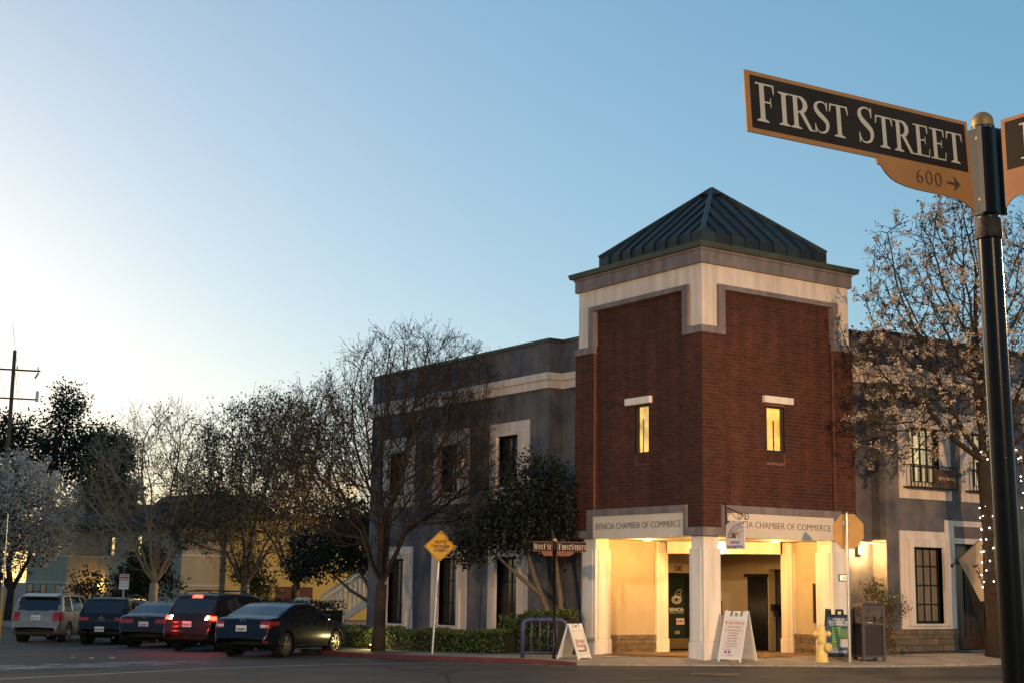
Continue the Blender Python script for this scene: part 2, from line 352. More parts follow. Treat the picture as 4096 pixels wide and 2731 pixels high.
# ------------------------------------------------------------------ brick corner tower
X0, Y0 = 23.06, 25.63
tower = thing('brick_tower', 'two storey brick and cream corner tower with a dark pyramid metal roof', 'building', (X0, Y0, 0))
DW = {'R': dict(W=5.20, a=.74, b=4.48, ao=.53, bo=4.66, e=5.12, win=(2.19,2.83,5.03,6.18), lin=(2.08,3.06,6.24,6.41), sg=(.73,4.36), fo=(.55,4.62)),
      'L': dict(W=5.02, a=.69, b=4.21, ao=.47, bo=4.43, e=4.94, win=(2.11,2.67,4.99,6.24), lin=(1.99,2.97,6.245,6.42), sg=(.69,4.19), fo=(.55,4.46))}
RC = .12                                        # recess of the brick panels
core = MB()
core.box(.012,.012,3.13,.74,.69,7.75); core.box(4.48,.012,3.13,5.188,.74,7.75); core.box(.012,4.21,3.13,.74,5.008,7.75)
for f in 'RL':
    d = DW[f]; w0, w1, z0, z1 = d['win']; p0 = RC+.012
    s0 = d['a']; s1 = d['b']
    core.fbox(f, s0, w0, p0, .5, 3.66, 8.86); core.fbox(f, w1, s1, p0, .5, 3.66, 8.86)
    core.fbox(f, w0, w1, p0, .5, 3.66, z0); core.fbox(f, w0, w1, p0, .5, z1, 8.86)
core.build('mortar_wall', M['mortar'], tower)
inner = MB().box(.8,.8,2.96,4.6,4.6,9.4); inner.box(4.6,.8,3.0,5.15,5.0,9.4); inner.box(.8,4.6,3.0,4.6,4.95,9.4)
inner.build('inner_wall', M['grey'], tower)

CH, BL, J = .0885, .252, .0095                   # course height, brick length, joint
def brick_mesh(name, lx, ly, lz): return MB().box(0, 0, 0, lx, ly, lz).mesh(name, M['brick'])
bricks = []                                     # (x, y, z, lx, ly, lz)
def lay(f, s0, s1, z0, z1, depth, hole=None, first=0):
    nz = int(round((z1-z0)/CH)); ch = (z1-z0)/nz
    for r in range(nz):
        z = z0+r*ch; s = s0 - (BL/2 if (r+first) % 2 else 0)
        while s < s1-.02:
            a = max(s, s0); b = min(s+BL, s1); s += BL
            if b-a < .03: continue
            segs = [(a+J/2, b-J/2)]
            if hole and z+ch > hole[2]-.005 and z < hole[3]:
                segs = [(p, q) for p, q in ((a+J/2, min(b-J/2, hole[0])), (max(a+J/2, hole[1]), b-J/2)) if q-p > .02]
            for p, q in segs:
                if f == 'R': bricks.append((p, depth, z+J/2, q-p, .05, ch-J))
                else: bricks.append((depth, p, z+J/2, .05, q-p, ch-J))
lay('R', 0, .74, 3.135, 7.75, 0.0); lay('L', .052, .69, 3.135, 7.75, 0.0, first=1)
nb_corner = len(bricks)
lay('R', 4.48, 5.2, 3.135, 7.75, 0.0); lay('L', 4.21, 5.02, 3.135, 7.75, 0.0)
for f in 'RL':
    d = DW[f]; w = d['win']
    lay(f, d['a'], d['b'], 3.665, 8.86, RC, hole=(w[0], w[1], w[2]-.25, w[3]+.02 if f == 'R' else w[3]), first=f == 'R')
    k = 0; s = w[0]                             # soldier course under the window
    while s < w[1]-.05:
        if f == 'R': bricks.append((s+.004, RC, w[2]-.245, .078, .05, .24))
        else: bricks.append((RC, s+.004, w[2]-.245, .05, .078, .24))
        s += .0865
for r in range(52):                              # brick returns on the sides of the far pilasters
    z = 3.665+r*CH
    if z+CH < 7.74: bricks.append((4.455, .053, z+J/2, .024, .066, CH-J)); bricks.append((.053, 4.185, z+J/2, .066, .024, CH-J))
lead = bricks[:nb_corner]; lead.sort(key=lambda b: abs(b[2]-4.6)); single = set(lead[:296])
cache = {}; rest = MB()
for b in bricks:
    if b in single:
        key = tuple(round(v, 3) for v in b[3:])
        if key not in cache: cache[key] = brick_mesh('brick', *b[3:])
        link('brick', cache[key], tower, b[:3])
    else: rest.box(b[0], b[1], b[2], b[0]+b[3], b[1]+b[4], b[2]+b[5])
stuff(rest.build('brickwork', M['brick'], tower))

# grey trim round the brick panels and below them
for f in 'RL':
    tr = MB(); d = DW[f]; o = -.035; i = RC+.06; c0 = -.035 if f == 'R' else .10
    tr.fbox(f, d['ao'], d['a'], o, i, 7.93, 8.86); tr.fbox(f, d['ao'], d['bo'], o, i, 8.86, 8.985); tr.fbox(f, d['b'], d['bo'], o, i, 7.93, 8.86)
    tr.fbox(f, c0, d['a'], o, .10, 7.75, 7.93); tr.fbox(f, d['b'], d['W']+.03, o, .10, 7.75, 7.93)
    tr.fbox(f, d['fo'][0], d['sg'][0], o, i, 3.132, 3.49); tr.fbox(f, d['fo'][0], d['fo'][1], o, i, 3.49, 3.665); tr.fbox(f, d['sg'][1], d['fo'][1], o, i, 3.132, 3.49)
    tr.fbox(f, -.035 if f == 'R' else .301, d['sg'][0], o, .30, 2.93, 3.132); tr.fbox(f, d['sg'][1], d['W']+.03, o, .30, 2.93, 3.132)
    tr.build('trim', M['trimgrey'], tower, bevel=.008)
wh = MB()
wh.box(.05,.05,7.93,.53,.47,9.45); wh.box(.53,.05,8.985,4.66,.45,9.45); wh.box(4.66,.05,7.93,5.12,.6,9.45)
wh.box(.05,.47,8.985,.45,4.43,9.45); wh.box(.05,4.43,7.93,.6,4.94,9.45); wh.box(4.7,.6,7.93,5.12,4.94,9.45); wh.box(.6,4.5,7.93,4.7,4.94,9.45)
wh.build('upper_wall', M['cream'], tower)
cn = MB().box(-.035,-.035,9.45,5.2,5.02,9.76); cn.box(-.06,-.06,9.76,5.23,5.05,9.83); cn.build('cornice', M['trimgrey'], tower, bevel=.01)
fl = MB(); a0, a1, b0, b1 = -.13, 5.36, -.13, 5.15; r0, r1, q0, q1 = .45, 4.80, .45, 4.60
fl.hexa([(a0,b0,9.83),(a1,b0,9.83),(a1,b1,9.83),(a0,b1,9.83),(a0-.03,b0-.03,9.96),(a1+.03,b0-.03,9.96),(a1+.03,b1+.03,9.96),(a0-.03,b1+.03,9.96)])
fl.hexa([(a0+.02,b0+.02,9.96),(a1-.02,b0+.02,9.96),(a1-.02,b1-.02,9.96),(a0+.02,b1-.02,9.96),(r0-.02,q0-.02,10.10),(r1+.02,q0-.02,10.10),(r1+.02,q1+.02,10.10),(r0-.02,q1+.02,10.10)])
fl.build('flashing', M['flash'], tower, bevel=.006)
ax, ay, az = (r0+r1)/2+.02, (q0+q1)/2-.02, 12.24
cor = [(r0,q0),(r1,q0),(r1,q1),(r0,q1)]
NP = 9
hip = MB()
for e in range(4):                              # standing seam panels and seams, side by side
    A = Vector((*cor[e], 10.4)); B = Vector((*cor[(e+1) % 4], 10.4)); T = Vector((ax, ay, az))
    u = (B-A).normalized(); Lh = (B-A).length; m_ = (A+B)/2; hmid = (T-A).dot(u)
    slope = (T-(A+u*hmid)); Ls = slope.length; sv = slope/Ls; nrm = u.cross(sv); out = Vector((nrm.x, nrm.y, 0)).normalized()
    def hgt(s): return Ls*(s/hmid if s < hmid else (Lh-s)/(Lh-hmid))
    for k in range(NP):
        s0, s1 = Lh*k/NP, Lh*(k+1)/NP
        tops = [(s0, hgt(s0))]
        if s0 < hmid < s1: tops.append((hmid, Ls))
        tops.append((s1, hgt(s1)))
        V = [A+u*s0, A+u*s1]+[A+u*s+sv*h for s, h in tops[::-1]]
        pm = MB(); th = nrm*-.02; n = len(V)
        V2 = []
        for p in V:
            if not V2 or (p-V2[-1]).length > 1e-4: V2.append(p)
        if (V2[0]-V2[-1]).length < 1e-4: V2.pop()
        n = len(V2)
        pm.add(V2+[p+th for p in V2], [tuple(range(n)), tuple(range(n, 2*n))[::-1]]+[(i, n+i, n+(i+1) % n, (i+1) % n) for i in range(n)])
        lo = [A+u*(s0+.004)-Vector((0,0,.3)), A+u*(s1-.004)-Vector((0,0,.3)), A+u*(s1-.004)-Vector((0,0,.003)), A+u*(s0+.004)-Vector((0,0,.003))]
        pm.add(lo+[p-out*.02 for p in lo], [(0,1,2,3),(7,6,5,4),(0,4,5,1),(1,5,6,2),(2,6,7,3),(3,7,4,0)])
        pm.build('roof_panel', M['roof'], tower)
        if k:
            sm = MB(); p0 = A+u*s0; p1 = A+u*s0+sv*max(.02, hgt(s0)-.03)
            sm.bar(p0-Vector((0,0,.29))+out*.02, p0+out*.02, .014, .024); sm.bar(p0+nrm*.024, p1+nrm*.024, .014, .024)
            sm.build('roof_seam', M['roof'], tower)
    hip.tube([A+Vector((0,0,.03)), T+Vector((0,0,.02))], .06, 6)
hip.lathe([(.42,-.19),(.30,-.10),(.05,.06),(0,.07)], (ax, ay, az), n=4, cap=False)
hip.build('hip_cap', mat('roof_ridge', (.05,.065,.065), .5, metal=.35, var=.2), tower)
# sign boards with their lettering
for f in 'RL':
    d = DW[f]; s0, s1 = d['sg']
    bd = MB().fbox(f, s0+.002, s1-.002, -.012, .298, 2.93, 3.488)
    bd.fbox(f, *((.9, 3.78) if f == 'R' else (1.14, 3.60)), -.04, -.012, 2.905, 2.965)
    bo = bd.build('sign_board', mat('sign_board', (.66,.55,.44), .8, var=0, col2=(.70,.60,.50), scale=1.2), tower)
    cm = (.76+4.24)/2 if f == 'R' else 2.43
    o, u = ((cm, -.0155, 3.15), (1,0,0)) if f == 'R' else ((-.0155, cm, 3.15), (0,-1,0))
    me = text_mesh('BENICIA CHAMBER OF COMMERCE', .225, M['letter'], offset=-.0035)
    wd = max(v.co.x for v in me.vertices)-min(v.co.x for v in me.vertices)
    me.transform(Matrix.Scale((3.46 if f == 'R' else 3.30)/wd, 4, (1, 0, 0))); me.transform(frame_m(o, u, (0,0,1))); link('lettering', me, bo)
    w0, w1, z0, z1 = d['win']
    fr = MB(); q = RC+.025
    fr.fbox(f, w0, w0+.05, q, q+.10, z0, z1); fr.fbox(f, w1-.05, w1, q, q+.10, z0, z1); fr.fbox(f, w0+.05, w1-.05, q, q+.10, z0, z0+.05); fr.fbox(f, w0+.05, w1-.05, q, q+.10, z1-.05, z1)
    wo_ = fr.build('window', M['frame'], tower)
    pn = MB().fbox(f, w0+.05, w1-.05, q+.05, q+.06, z0+.05, z1-.05); pn.build('pane', M['clear'], wo_); MB().fbox(f, w0+.002, w1-.002, .262, .28, z0+.002, z1-.002).build('lit_room', M['litwin'], wo_); MB().fbox(f, w0+.36, w0+.40, .254, .2615, z0+.05, z1-.35).build('room_post', M['frame'], wo_)
    l0, l1, lz0, lz1 = d['lin']
    MB().fbox(f, l0, l1, RC-.10, RC+.10, lz0, lz1).build('lintel', M['column'], tower, bevel=.008)
# columns of the porch
def column(name, x0, x1, y0, y1, zb, cap=2.64):
    mb = MB(); e = .035
    mb.box(x0-.02, y0-.02, zb-.15, x1+.02, y1+.02, zb+.33); mb.box(x0, y0, zb+.33, x1, y1, cap); mb.box(x0+e, y0+e, cap, x1-e, y1-e, 2.93)
    for fy, sx in ((y0, 1),):
        mb.box(x0+.10, y0-.014, zb+.36, x1-.06, y0, cap-.002)
    mb.box(x0-.014, y0+.10, zb+.36, x0, y1-.06, cap-.002)
    return mb.build(name, M['column'], tower, bevel=.008)
column('column', .04, .57, .04, .55, .13); column('column', 4.33, 4.86, .04, .62, .14); column('column', .04, .55, 4.17, 4.72, .05)
column('inner_column', 2.62, 3.02, 4.78, 5.16, .02); column('inner_column', 4.98, 5.36, 2.1, 2.5, .1)
# porch: ceiling, walls, base course, floor
pc = MB().box(.3,.3,2.935,6.6,6.6,2.957); pc.build('porch_ceiling', M['ochre'], tower)
pw = MB()
pw.box(.3, 4.86, -.2, 2.62, 5.1, 2.935); pw.box(5.1, .45, -.1, 5.34, 2.1, 2.935)
pw.box(3.0, 6.05, -.2, 3.92, 6.3, 2.935); pw.box(4.92, 6.05, -.2, 6.4, 6.3, 2.935); pw.box(3.92, 6.05, 2.38, 4.92, 6.3, 2.935)
pw.box(6.15, 2.3, -.2, 6.4, 3.1, 2.935); pw.box(6.15, 4.15, -.2, 6.4, 6.05, 2.935); pw.box(6.15, 3.1, 2.25, 6.4, 4.15, 2.935); pw.box(5.36,2.2,-.1,6.4,2.3,2.935); pw.box(2.9,5.16,-.2,3.0,6.3,2.935)
pw.build('porch_wall', M['ochre'], tower)
MB().box(6.5, 2.9, -.2, 6.55, 4.4, 2.9).build('stair_hall', mat('dim_hall', (.05,.042,.035), .9), tower)
st = MB()
for k in range(7): st.box(6.18+.0, 3.2+.13*k, .1+.17*k, 6.45, 3.2+.13*(k+1), .27+.17*k)
st.build('stairs', M['dark'], tower)
bm = MB(); p, q = Vector((3.0, 4.75)), Vector((4.95, 2.45)); dd = (q-p).normalized(); nn = Vector((dd.y, -dd.x))
pts = [p-nn*.02, q-nn*.02, q+nn*.22, p+nn*.22]
bm.hexa([(a.x, a.y, 2.62) for a in pts]+[(a.x, a.y, 2.934) for a in pts]); bm.build('porch_beam', M['column'], tower)
stone_n = 0
def stonework(f, s0, s1, d, z0, z1):
    h = .165; z = z0; r = 0
    while z < z1-.12:
        s = s0-(.2 if r % 2 else 0)
        while s < s1-.02:
            a, b = max(s, s0), min(s+.40, s1); s += .40
            if b-a > .05: MB().fbox(f, a+.006, b-.006, d-.06-rng.random()*.012, d, z+.006, z+h-.006).build('stone_block', M['stone'], tower)
        z += h; r += 1
    s = s0
    while s < s1-.03:
        b = min(s+.105, s1); MB().fbox(f, s+.004, b-.004, d-.09, d, z1-.10, z1).build('cap_brick', M['stone'], tower); s += .105
stonework('R', .58, 2.6, 4.86, -.10, .46)
for k in range(1): stonework('L', .62, 2.08, 5.1, .02, .56)
fl_ = MB(); yy = [0.02, .37, .9, 1.5, 2.37, 3.2, 4.37, 5.2, 6.1]
for a, b in zip(yy[:-1], yy[1:]): fl_.add([(.3, a, hz(Y0+a)+SW+.006), (6.2, a, hz(Y0+a)+SW+.006), (6.2, b, hz(Y0+b)+SW+.006), (.3, b, hz(Y0+b)+SW+.006)], [(0,1,2,3)])
fl_.build('porch_floor', M['paver'], tower)
# glass door
dr = MB(); dy = 6.02
dr.box(3.92, dy, -.02, 4.06, dy+.06, 2.12); dr.box(4.72, dy, -.02, 4.92, dy+.06, 2.12); dr.box(4.06, dy, -.02, 4.72, dy+.06, .35); dr.box(4.06, dy, 1.98, 4.72, dy+.06, 2.12)
door = dr.build('door', M['dark'], tower)
MB().box(4.06, dy+.03, .35, 4.72, dy+.04, 1.98).build('pane', mat('door_glass', (.03,.045,.035), .08, var=0, spec=.8), door)
MB().box(3.98, dy-.006, .02, 4.86, dy-.001, .30).build('kick_plate', mat('brass_plate', (.32,.24,.12), .4, metal=.6), door)
MB().tube([(4.83, dy-.01, .95), (4.83, dy-.06, .97), (4.83, dy-.06, 1.23), (4.83, dy-.01, 1.25)], .012, 6).build('handle', M['steel'], door)
wl = mat('door_lettering', (.75,.70,.58), .6, var=0)
write('BENICIA', .135, wl, (4.40, dy+.022, 1.05), (1,0,0), (0,0,1), door, offset=.004, xs_=1.05); write('CHAMBER OF COMMERCE', .045, wl, (4.40, dy+.022, .99), (1,0,0), (0,0,1), door)
write('100', .13, wl, (4.42, dy+.022, .42), (1,0,0), (0,0,1), door)
sw = MB()
for rr, zz in ((.155,1.37),(.12,1.37),(.075,1.375)):
    sw.tube([(4.40+rr*math.cos(t*.42)*1.1, dy+.018, zz+rr*.72*math.sin(t*.42)) for t in range(15)], .011, 5, closed=True)
sw.tube([(4.33, dy+.018, 1.5), (4.42, dy+.018, 1.62), (4.56, dy+.018, 1.66), (4.6, dy+.018, 1.58), (4.5, dy+.018, 1.53)], .013, 5)
sw.tube([(4.40, dy+.018, 1.53), (4.55, dy+.018, 1.53), (4.58, dy+.018, 1.47), (4.42, dy+.018, 1.44)], .011, 5)
sw.build('emblem', wl, door)
MB().box(3.92, dy-.01, 2.12, 4.92, dy+.03, 2.38).build('transom', mat('transom_panel', (.55,.45,.28), .7, var=.05), tower)
write('100', .21, M['letter'], (4.42, dy-.013, 2.18), (1,0,0), (0,0,1), tower, offset=.006)
ns = MB().box(4.36, dy-.012, .90, 4.66, dy-.004, 1.08); ns = ns.build('closed_sign', mat('closed_board', (.70,.60,.60), .6, var=0))
ns.location = (X0, Y0, -.22); tag(ns, 'small CLOSED card hanging inside the glass porch door', 'notice')
write('CLOSED', .07, mat('red_ink', (.5,.03,.02), .6, var=0), (4.48, dy-.015, .97), (1,0,0), (0,0,1), ns, offset=.002)
# mail boxes, shutter curtain and framed notice in the porch
mb_ = MB().box(5.3, 6.0, .95, 6.1, 6.04, 1.35); mx = mb_.build('mail_boxes', mat('bronze_panel', (.10,.05,.03), .4, metal=.5)); mx.location = (X0, Y0, 0)
tag(mx, 'bronze panel of small mail boxes on the porch back wall', 'mail boxes')
for r in range(2):
    for c in range(5): MB().box(5.33+c*.15, 5.99, .98+r*.17, 5.46+c*.15, 5.998, 1.12+r*.17).build('mail_door', mat('bronze_door', (.13,.07,.04), .4, metal=.5) if r+c == 0 else bpy.data.materials['bronze_door'], mx)
cu = MB()
for k in range(9): cu.lathe([(.045,-.02),(.045,2.02)], (6.12, 4.22+k*.085, .04), n=8)
co = cu.build('folding_screen', M['dark'], smooth=True); co.location = (X0, Y0, 0); tag(co, 'tall dark pleated folding door drawn beside the porch stair opening', 'folding door')
MB().box(6.02,4.15,2.04,6.14,5.0,2.12).build('head_rail', M['dark'], co)
nf = MB().box(5.06, .95, .88, 5.098, 1.40, 1.85).build('notice_board', M['dark']); nf.location = (X0, Y0, 0); tag(nf, 'narrow dark framed notice board on the porch side wall', 'notice board')
nfm = MB()
for b in ((.93,.86,.95,1.87),(1.40,.86,1.42,1.87)): nfm.box(5.045, b[0], b[1], 5.098, b[2], b[3])
nfm.box(5.045,.95,.86,5.098,1.40,.88); nfm.box(5.045,.95,1.85,5.098,1.40,1.87); nfm.build('border', mat('wood_frame', (.10,.05,.025), .6), nf)
# porch lamps
for x, y, wh in ((1.6, 1.6, 'nearest the corner column'), (3.6, 3.6, 'deepest, before the glass door'), (1.3, 3.6, 'beside the left column'), (3.7, 1.4, 'beside the right column')):
    lo = MB().lathe([(.10,0),(.10,.03)], (0,0,0), n=16).build('ceiling_lamp', mat('lamp_glow', (.9,.6,.2), .5, var=0, emit=(1,.62,.2), estr=12) if 'lamp_glow' not in bpy.data.materials else bpy.data.materials['lamp_glow'])
    lo.location = (X0+x, Y0+y, 2.90); tag(lo, 'round warm porch downlight '+wh, 'ceiling lamp', 'downlights in the porch ceiling')
    ld = bpy.data.lights.new('downlight', 'POINT'); ld.energy = 125*EK; ld.color = (1, .58, .17); ld.shadow_soft_size = .09
    lob = link('downlight', ld, None, (X0+x, Y0+y, 2.82))
# lit house number on the right column
hn = MB().box(4.52, .005, 1.93, 4.80, .024, 2.10).build('house_number', M['dark']); hn.location = (X0, Y0, 0); tag(hn, 'small lit house number box on the right porch column', 'house number')
MB().box(4.545, -.004, 1.95, 4.775, .004, 2.08).build('lit_panel', mat('number_glow', (.8,.7,.5), .5, var=0, emit=(1,.8,.5), estr=.9), hn)
write('60', .12, M['letter'], (4.70, -.007, 1.972), (1,0,0), (0,0,1), hn)

# ------------------------------------------------------------------ grey stucco wings on both sides of the tower
def barred_window(parent, f, o, s0, s1, d, z0, z1, cols, rows, pane_mat, fr=.045, rec=.12):
    """dark steel window with glazing bars; panes are sub-parts, d is the wall plane"""
    mb = MB(); a = d+rec; b = d+rec+.06
    mb.fbox(f, s0, s0+fr, a, b, z0, z1); mb.fbox(f, s1-fr, s1, a, b, z0, z1); mb.fbox(f, s0+fr, s1-fr, a, b, z0, z0+fr); mb.fbox(f, s0+fr, s1-fr, a, b, z1-fr, z1)
    cx_ = [s0+fr+(s1-s0-2*fr)*k/cols for k in range(1, cols)]
    rz_ = [z0+(z1-z0)*r for r in rows]
    for c in cx_: mb.fbox(f, c-.018, c+.018, a+.006, b-.006, z0+fr, z1-fr)
    for z in rz_: mb.fbox(f, s0+fr, s1-fr, a+.002, b-.002, z-.02, z+.02)
    w = stuff_window = mb.build('window', M['frame'], parent)
    S = [s0+fr]+cx_+[s1-fr]; Z = [z0+fr]+rz_+[z1-fr]; key = None
    for i in range(len(S)-1):
        for j in range(len(Z)-1):
            MB().fbox(f, S[i]+.02, S[i+1]-.02, a+.03, a+.036, Z[j]+.02, Z[j+1]-.02).build('pane', pane_mat, w)
    return w
def surround(parent, f, s0, s1, z0, z1, i0, i1, j0, j1, d, out, mt, name='window_surround'):
    mb = MB(); mb.fbox(f, s0, i0, d-out, d+.13, z0, z1); mb.fbox(f, i1, s1, d-out, d+.13, z0, z1); mb.fbox(f, i0, i1, d-out, d+.13, z0, j0); mb.fbox(f, i0, i1, d-out, d+.13, j1, z1)
    return mb.build(name, mt, parent)
def wall_with_holes(f, s0, s1, d, th, z0, z1, holes):
    """holes: list of (a,b,c,e) sorted along s; may stack in z"""
    mb = MB(); cuts = sorted({s0, s1, *[h[0] for h in holes], *[h[1] for h in holes]})
    for a, b in zip(cuts[:-1], cuts[1:]):
        hs = sorted([h for h in holes if h[0] <= a+1e-6 and h[1] >= b-1e-6], key=lambda h: h[2])
        z = z0
        for h in hs:
            if h[2] > z: mb.fbox(f, a, b, d, d+th, z, h[2])
            z = h[3]
        if z < z1: mb.fbox(f, a, b, d, d+th, z, z1)
    return mb
WING = .42                                      # wing facade plane, both faces, in tower coordinates
curt = mat('curtained_glass', (.028,.026,.024), .15, var=0, col2=(.06,.052,.045), scale=5, stretch=(3,3,.4), spec=.9)
reflw = mat('sky_glass', (.02,.022,.024), .04, var=0, spec=1.0)

# --- wing along the side street (face L)
lw = thing('stucco_wing', 'grey stucco wing with cream window surrounds left of the brick tower along the side street', 'building', (X0, Y0, 0))
upL = [(8.14,9.22,4.50,5.94), (11.26,12.36,4.47,5.88), (14.38,15.55,4.47,5.86)]
loL = [(8.12,9.24,.45,2.50), (11.26,12.37,.50,2.50), (14.39,15.46,.46,2.48)]
s0, s1 = 6.80, 16.85
wall_with_holes('L', s0, s1, WING, .25, -.6, 8.44, upL+loL).build('wall', M['grey'], lw)
mb = MB(); mb.box(WING+.25, s0, -.6, 8.0, s0+.25, 8.44); mb.box(WING+.25, s1-.25, -.6, 8.0, s1, 8.44); mb.box(.9, 5.05, -.4, 1.15, s0, 8.44); mb.box(WING+.01, s0-.02, -.4, .9, s0-.001, 8.44)
mb.box(.67, s0+.25, 8.0, 8.0, s1-.25, 8.1); mb.build('return_wall', M['grey'], lw)
MB().box(.95, s0+.2, -.6, 1.0, s1-.3, 8.0).build('inner_wall', mat('dim_room', (.03,.028,.026), .9), lw)
bd = MB()
bd.fbox('L', s0-.09, s1+.05, WING-.09, WING, 7.13, 7.36); bd.fbox('L', s0-.14, s1+.08, WING-.14, WING, 7.36, 7.56)
bd.box(WING, s0-.11, 7.13, .9-.09, s0-.02, 7.36); bd.box(WING, s0-.16, 7.36, .9-.14, s0-.02, 7.56)
bd.box(.81, 5.06, 7.13, .9, s0-.02, 7.36); bd.box(.76, 5.06, 7.36, .9, s0-.02, 7.56)
bd.build('string_course', M['cream'], lw, bevel=.01)
cp = MB().box(WING-.05, s0-.07, 8.44, WING+.32, s1+.06, 8.53); cp.box(WING+.32, s0-.07, 8.44, 1.25, s0+.2, 8.53); cp.box(.85, 5.06, 8.44, 1.25, s0-.07, 8.53)
cp.build('coping', M['flash'], lw)
for i, (a, b, c, e) in enumerate(upL):
    m_ = (a+b)/2
    surround(lw, 'L', m_-1.01, m_+1.01, 4.10, 6.33, m_-.74, m_+.74, 4.36, 6.04, WING, .03, M['cream'])
    surround(lw, 'L', m_-.74, m_+.74, 4.36, 6.04, a, b, c, e, WING, .11, M['cream'], 'window_frame')
    barred_window(lw, 'L', None, a, b, WING, c, e, 4, (.33, .70), reflw)
for i, (a, b, c, e) in enumerate(loL):
    m_ = (a+b)/2
    surround(lw, 'L', m_-1.0, m_+1.0, .30, 2.86, m_-.70, m_+.70, .38, 2.62, WING, .03, M['cream'])
    surround(lw, 'L', m_-.70, m_+.70, .38, 2.62, a, b, c, e, WING, .10, M['cream'], 'window_frame')
    barred_window(lw, 'L', None, a, b, WING, c, e, 4, (.33, .66, .86), curt)

# --- wing along First Street (face R)
rw = thing('stucco_wing', 'grey stucco wing with lit upstairs windows and balconies right of the brick tower', 'building', (X0, Y0, 0))
s0, s1 = 6.80, 22.0
upR = [(7.77,8.98,4.60,6.08), (10.32,11.52,4.60,6.08), (13.2,14.4,4.60,6.08), (16.2,17.4,4.6,6.08)]
loR = [(7.75,8.97,.86,2.87), (9.46,11.3,.14,3.0), (13.2,14.5,.86,2.87), (16.2,17.5,.86,2.87)]
wall_with_holes('R', s0, s1, WING, .25, 0, 8.5, upR+loR).build('wall', M['grey'], rw)
mb = MB(); mb.box(s0, WING+.25, 0, s0+.25, 8, 8.5); mb.box(5.25, .9, 0, s0, 1.15, 8.5); mb.box(s0-.02, WING+.01, 0, s0-.001, .9, 8.5); mb.box(s0+.25, .67, 8.0, s1, 8, 8.1)
mb.build('return_wall', M['grey'], rw)
MB().box(s0+.3, 1.3, 3.3, s1, 1.35, 7.6).build('inner_wall', uneven(mat('lit_room_wall', (.6,.55,.4), .9, emit=(1,.76,.36), estr=.75), .55, (.9,.9,.25), .4), rw)
MB().box(s0+.3, 1.3, 0, s1, 1.35, 3.2).build('shop_wall', mat('dim_shop', (.09,.07,.05), .9), rw)
bd = MB(); bd.fbox('R', s0-.09, s1, WING-.09, WING, 7.2, 7.43); bd.fbox('R', s0-.14, s1, WING-.14, WING, 7.43, 7.64)
bd.box(s0-.11, WING, 7.2, s0-.02, .81, 7.43); bd.box(s0-.16, WING, 7.43, s0-.02, .76, 7.64); bd.box(5.26, .81, 7.2, s0-.02, .9, 7.43); bd.box(5.26, .76, 7.43, s0-.02, .9, 7.64)
bd.build('string_course', M['cream'], rw, bevel=.01)
cp = MB().box(s0-.07, WING-.05, 8.5, s1, WING+.32, 8.6); cp.box(s0-.07, WING+.32, 8.5, s0+.2, 1.25, 8.6); cp.box(5.26, .85, 8.5, s0-.07, 1.25, 8.6)
cp.build('coping', M['dark'], rw)
iron = mat('balcony_iron', (.03,.02,.016), .6)
for i, (a, b, c, e) in enumerate(upR):
    m_ = (a+b)/2+.0
    surround(rw, 'R', m_-1.05, m_+1.05, 4.15, 6.55, a, b, c, e, WING, .04, M['cream'])
    barred_window(rw, 'R', None, a, b, WING, c, e, 4, (.30, .62), M['clear'])
    bl = MB(); y1 = WING-.05; y0 = WING-.32; x0, x1 = m_-.93, m_+.93
    for z in (4.45, 5.03): bl.bar((x0, y0, z), (x1, y0, z), .014); bl.bar((x0, y0, z), (x0, y1, z), .012); bl.bar((x1, y0, z), (x1, y1, z), .012)
    for k in range(14): x = x0+(x1-x0)*k/13; bl.bar((x, y0, 4.46), (x, y0, 5.02), .008 if k % 13 else .014)
    bl.build('balcony_rail', iron, rw)
    MB().box(x0, y0+.02, 4.425, x1, y1+.01, 4.445).build('balcony_floor', iron, rw)
a, b, c, e = loR[0]
pf = MB(); W_ = WING
pf.fbox('R', 7.27, 7.5, W_-.04, W_+.13, .72, 3.29); pf.fbox('R', 7.5, 9.16, W_-.04, W_+.13, 3.10, 3.29); pf.fbox('R', 7.5, 9.20, W_-.04, W_+.13, .72, .80); pf.fbox('R', 9.20, 9.46, W_-.04, W_+.13, .72, 3.29)
pf.fbox('R', 9.11, 9.46, W_-.04, W_+.13, 3.29, 3.62); pf.fbox('R', 9.46, 11.3, W_-.04, W_+.13, 3.47, 3.62); pf.fbox('R', 9.46, 11.3, W_-.04, W_+.13, 3.0, 3.15); pf.fbox('R', 11.3, 11.65, W_-.04, W_+.13, .3, 3.62)
pf.fbox('R', 9.16, 9.20, W_-.04, W_+.13, 3.10, 3.29)
pf.build('shopfront_surround', M['cream'], rw)
surround(rw, 'R', 7.5, 9.20, .80, 3.10, a, b, c, e, WING, .09, M['cream'], 'window_frame')
MB().fbox('R', 9.48, 11.28, W_-.02, W_+.1, 3.155, 3.465).build('sign_panel', mat('brown_panel', (.16,.12,.115), .9), rw)
barred_window(rw, 'R', None, a, b, WING, c, e, 4, (.25, .50, .75), mat('shop_glass', (.07,.055,.04), .12, var=0, col2=(.16,.13,.10), scale=4, stretch=(4,4,.3), emit=(1,.6,.25), estr=.05))
for a, b, c, e in loR[2:]:
    surround(rw, 'R', a-.4, b+.4, .7, 3.2, a, b, c, e, WING, .05, M['cream']); barred_window(rw, 'R', None, a, b, WING, c, e, 4, (.25, .5, .75), curt)
dr = MB(); y = WING+.5
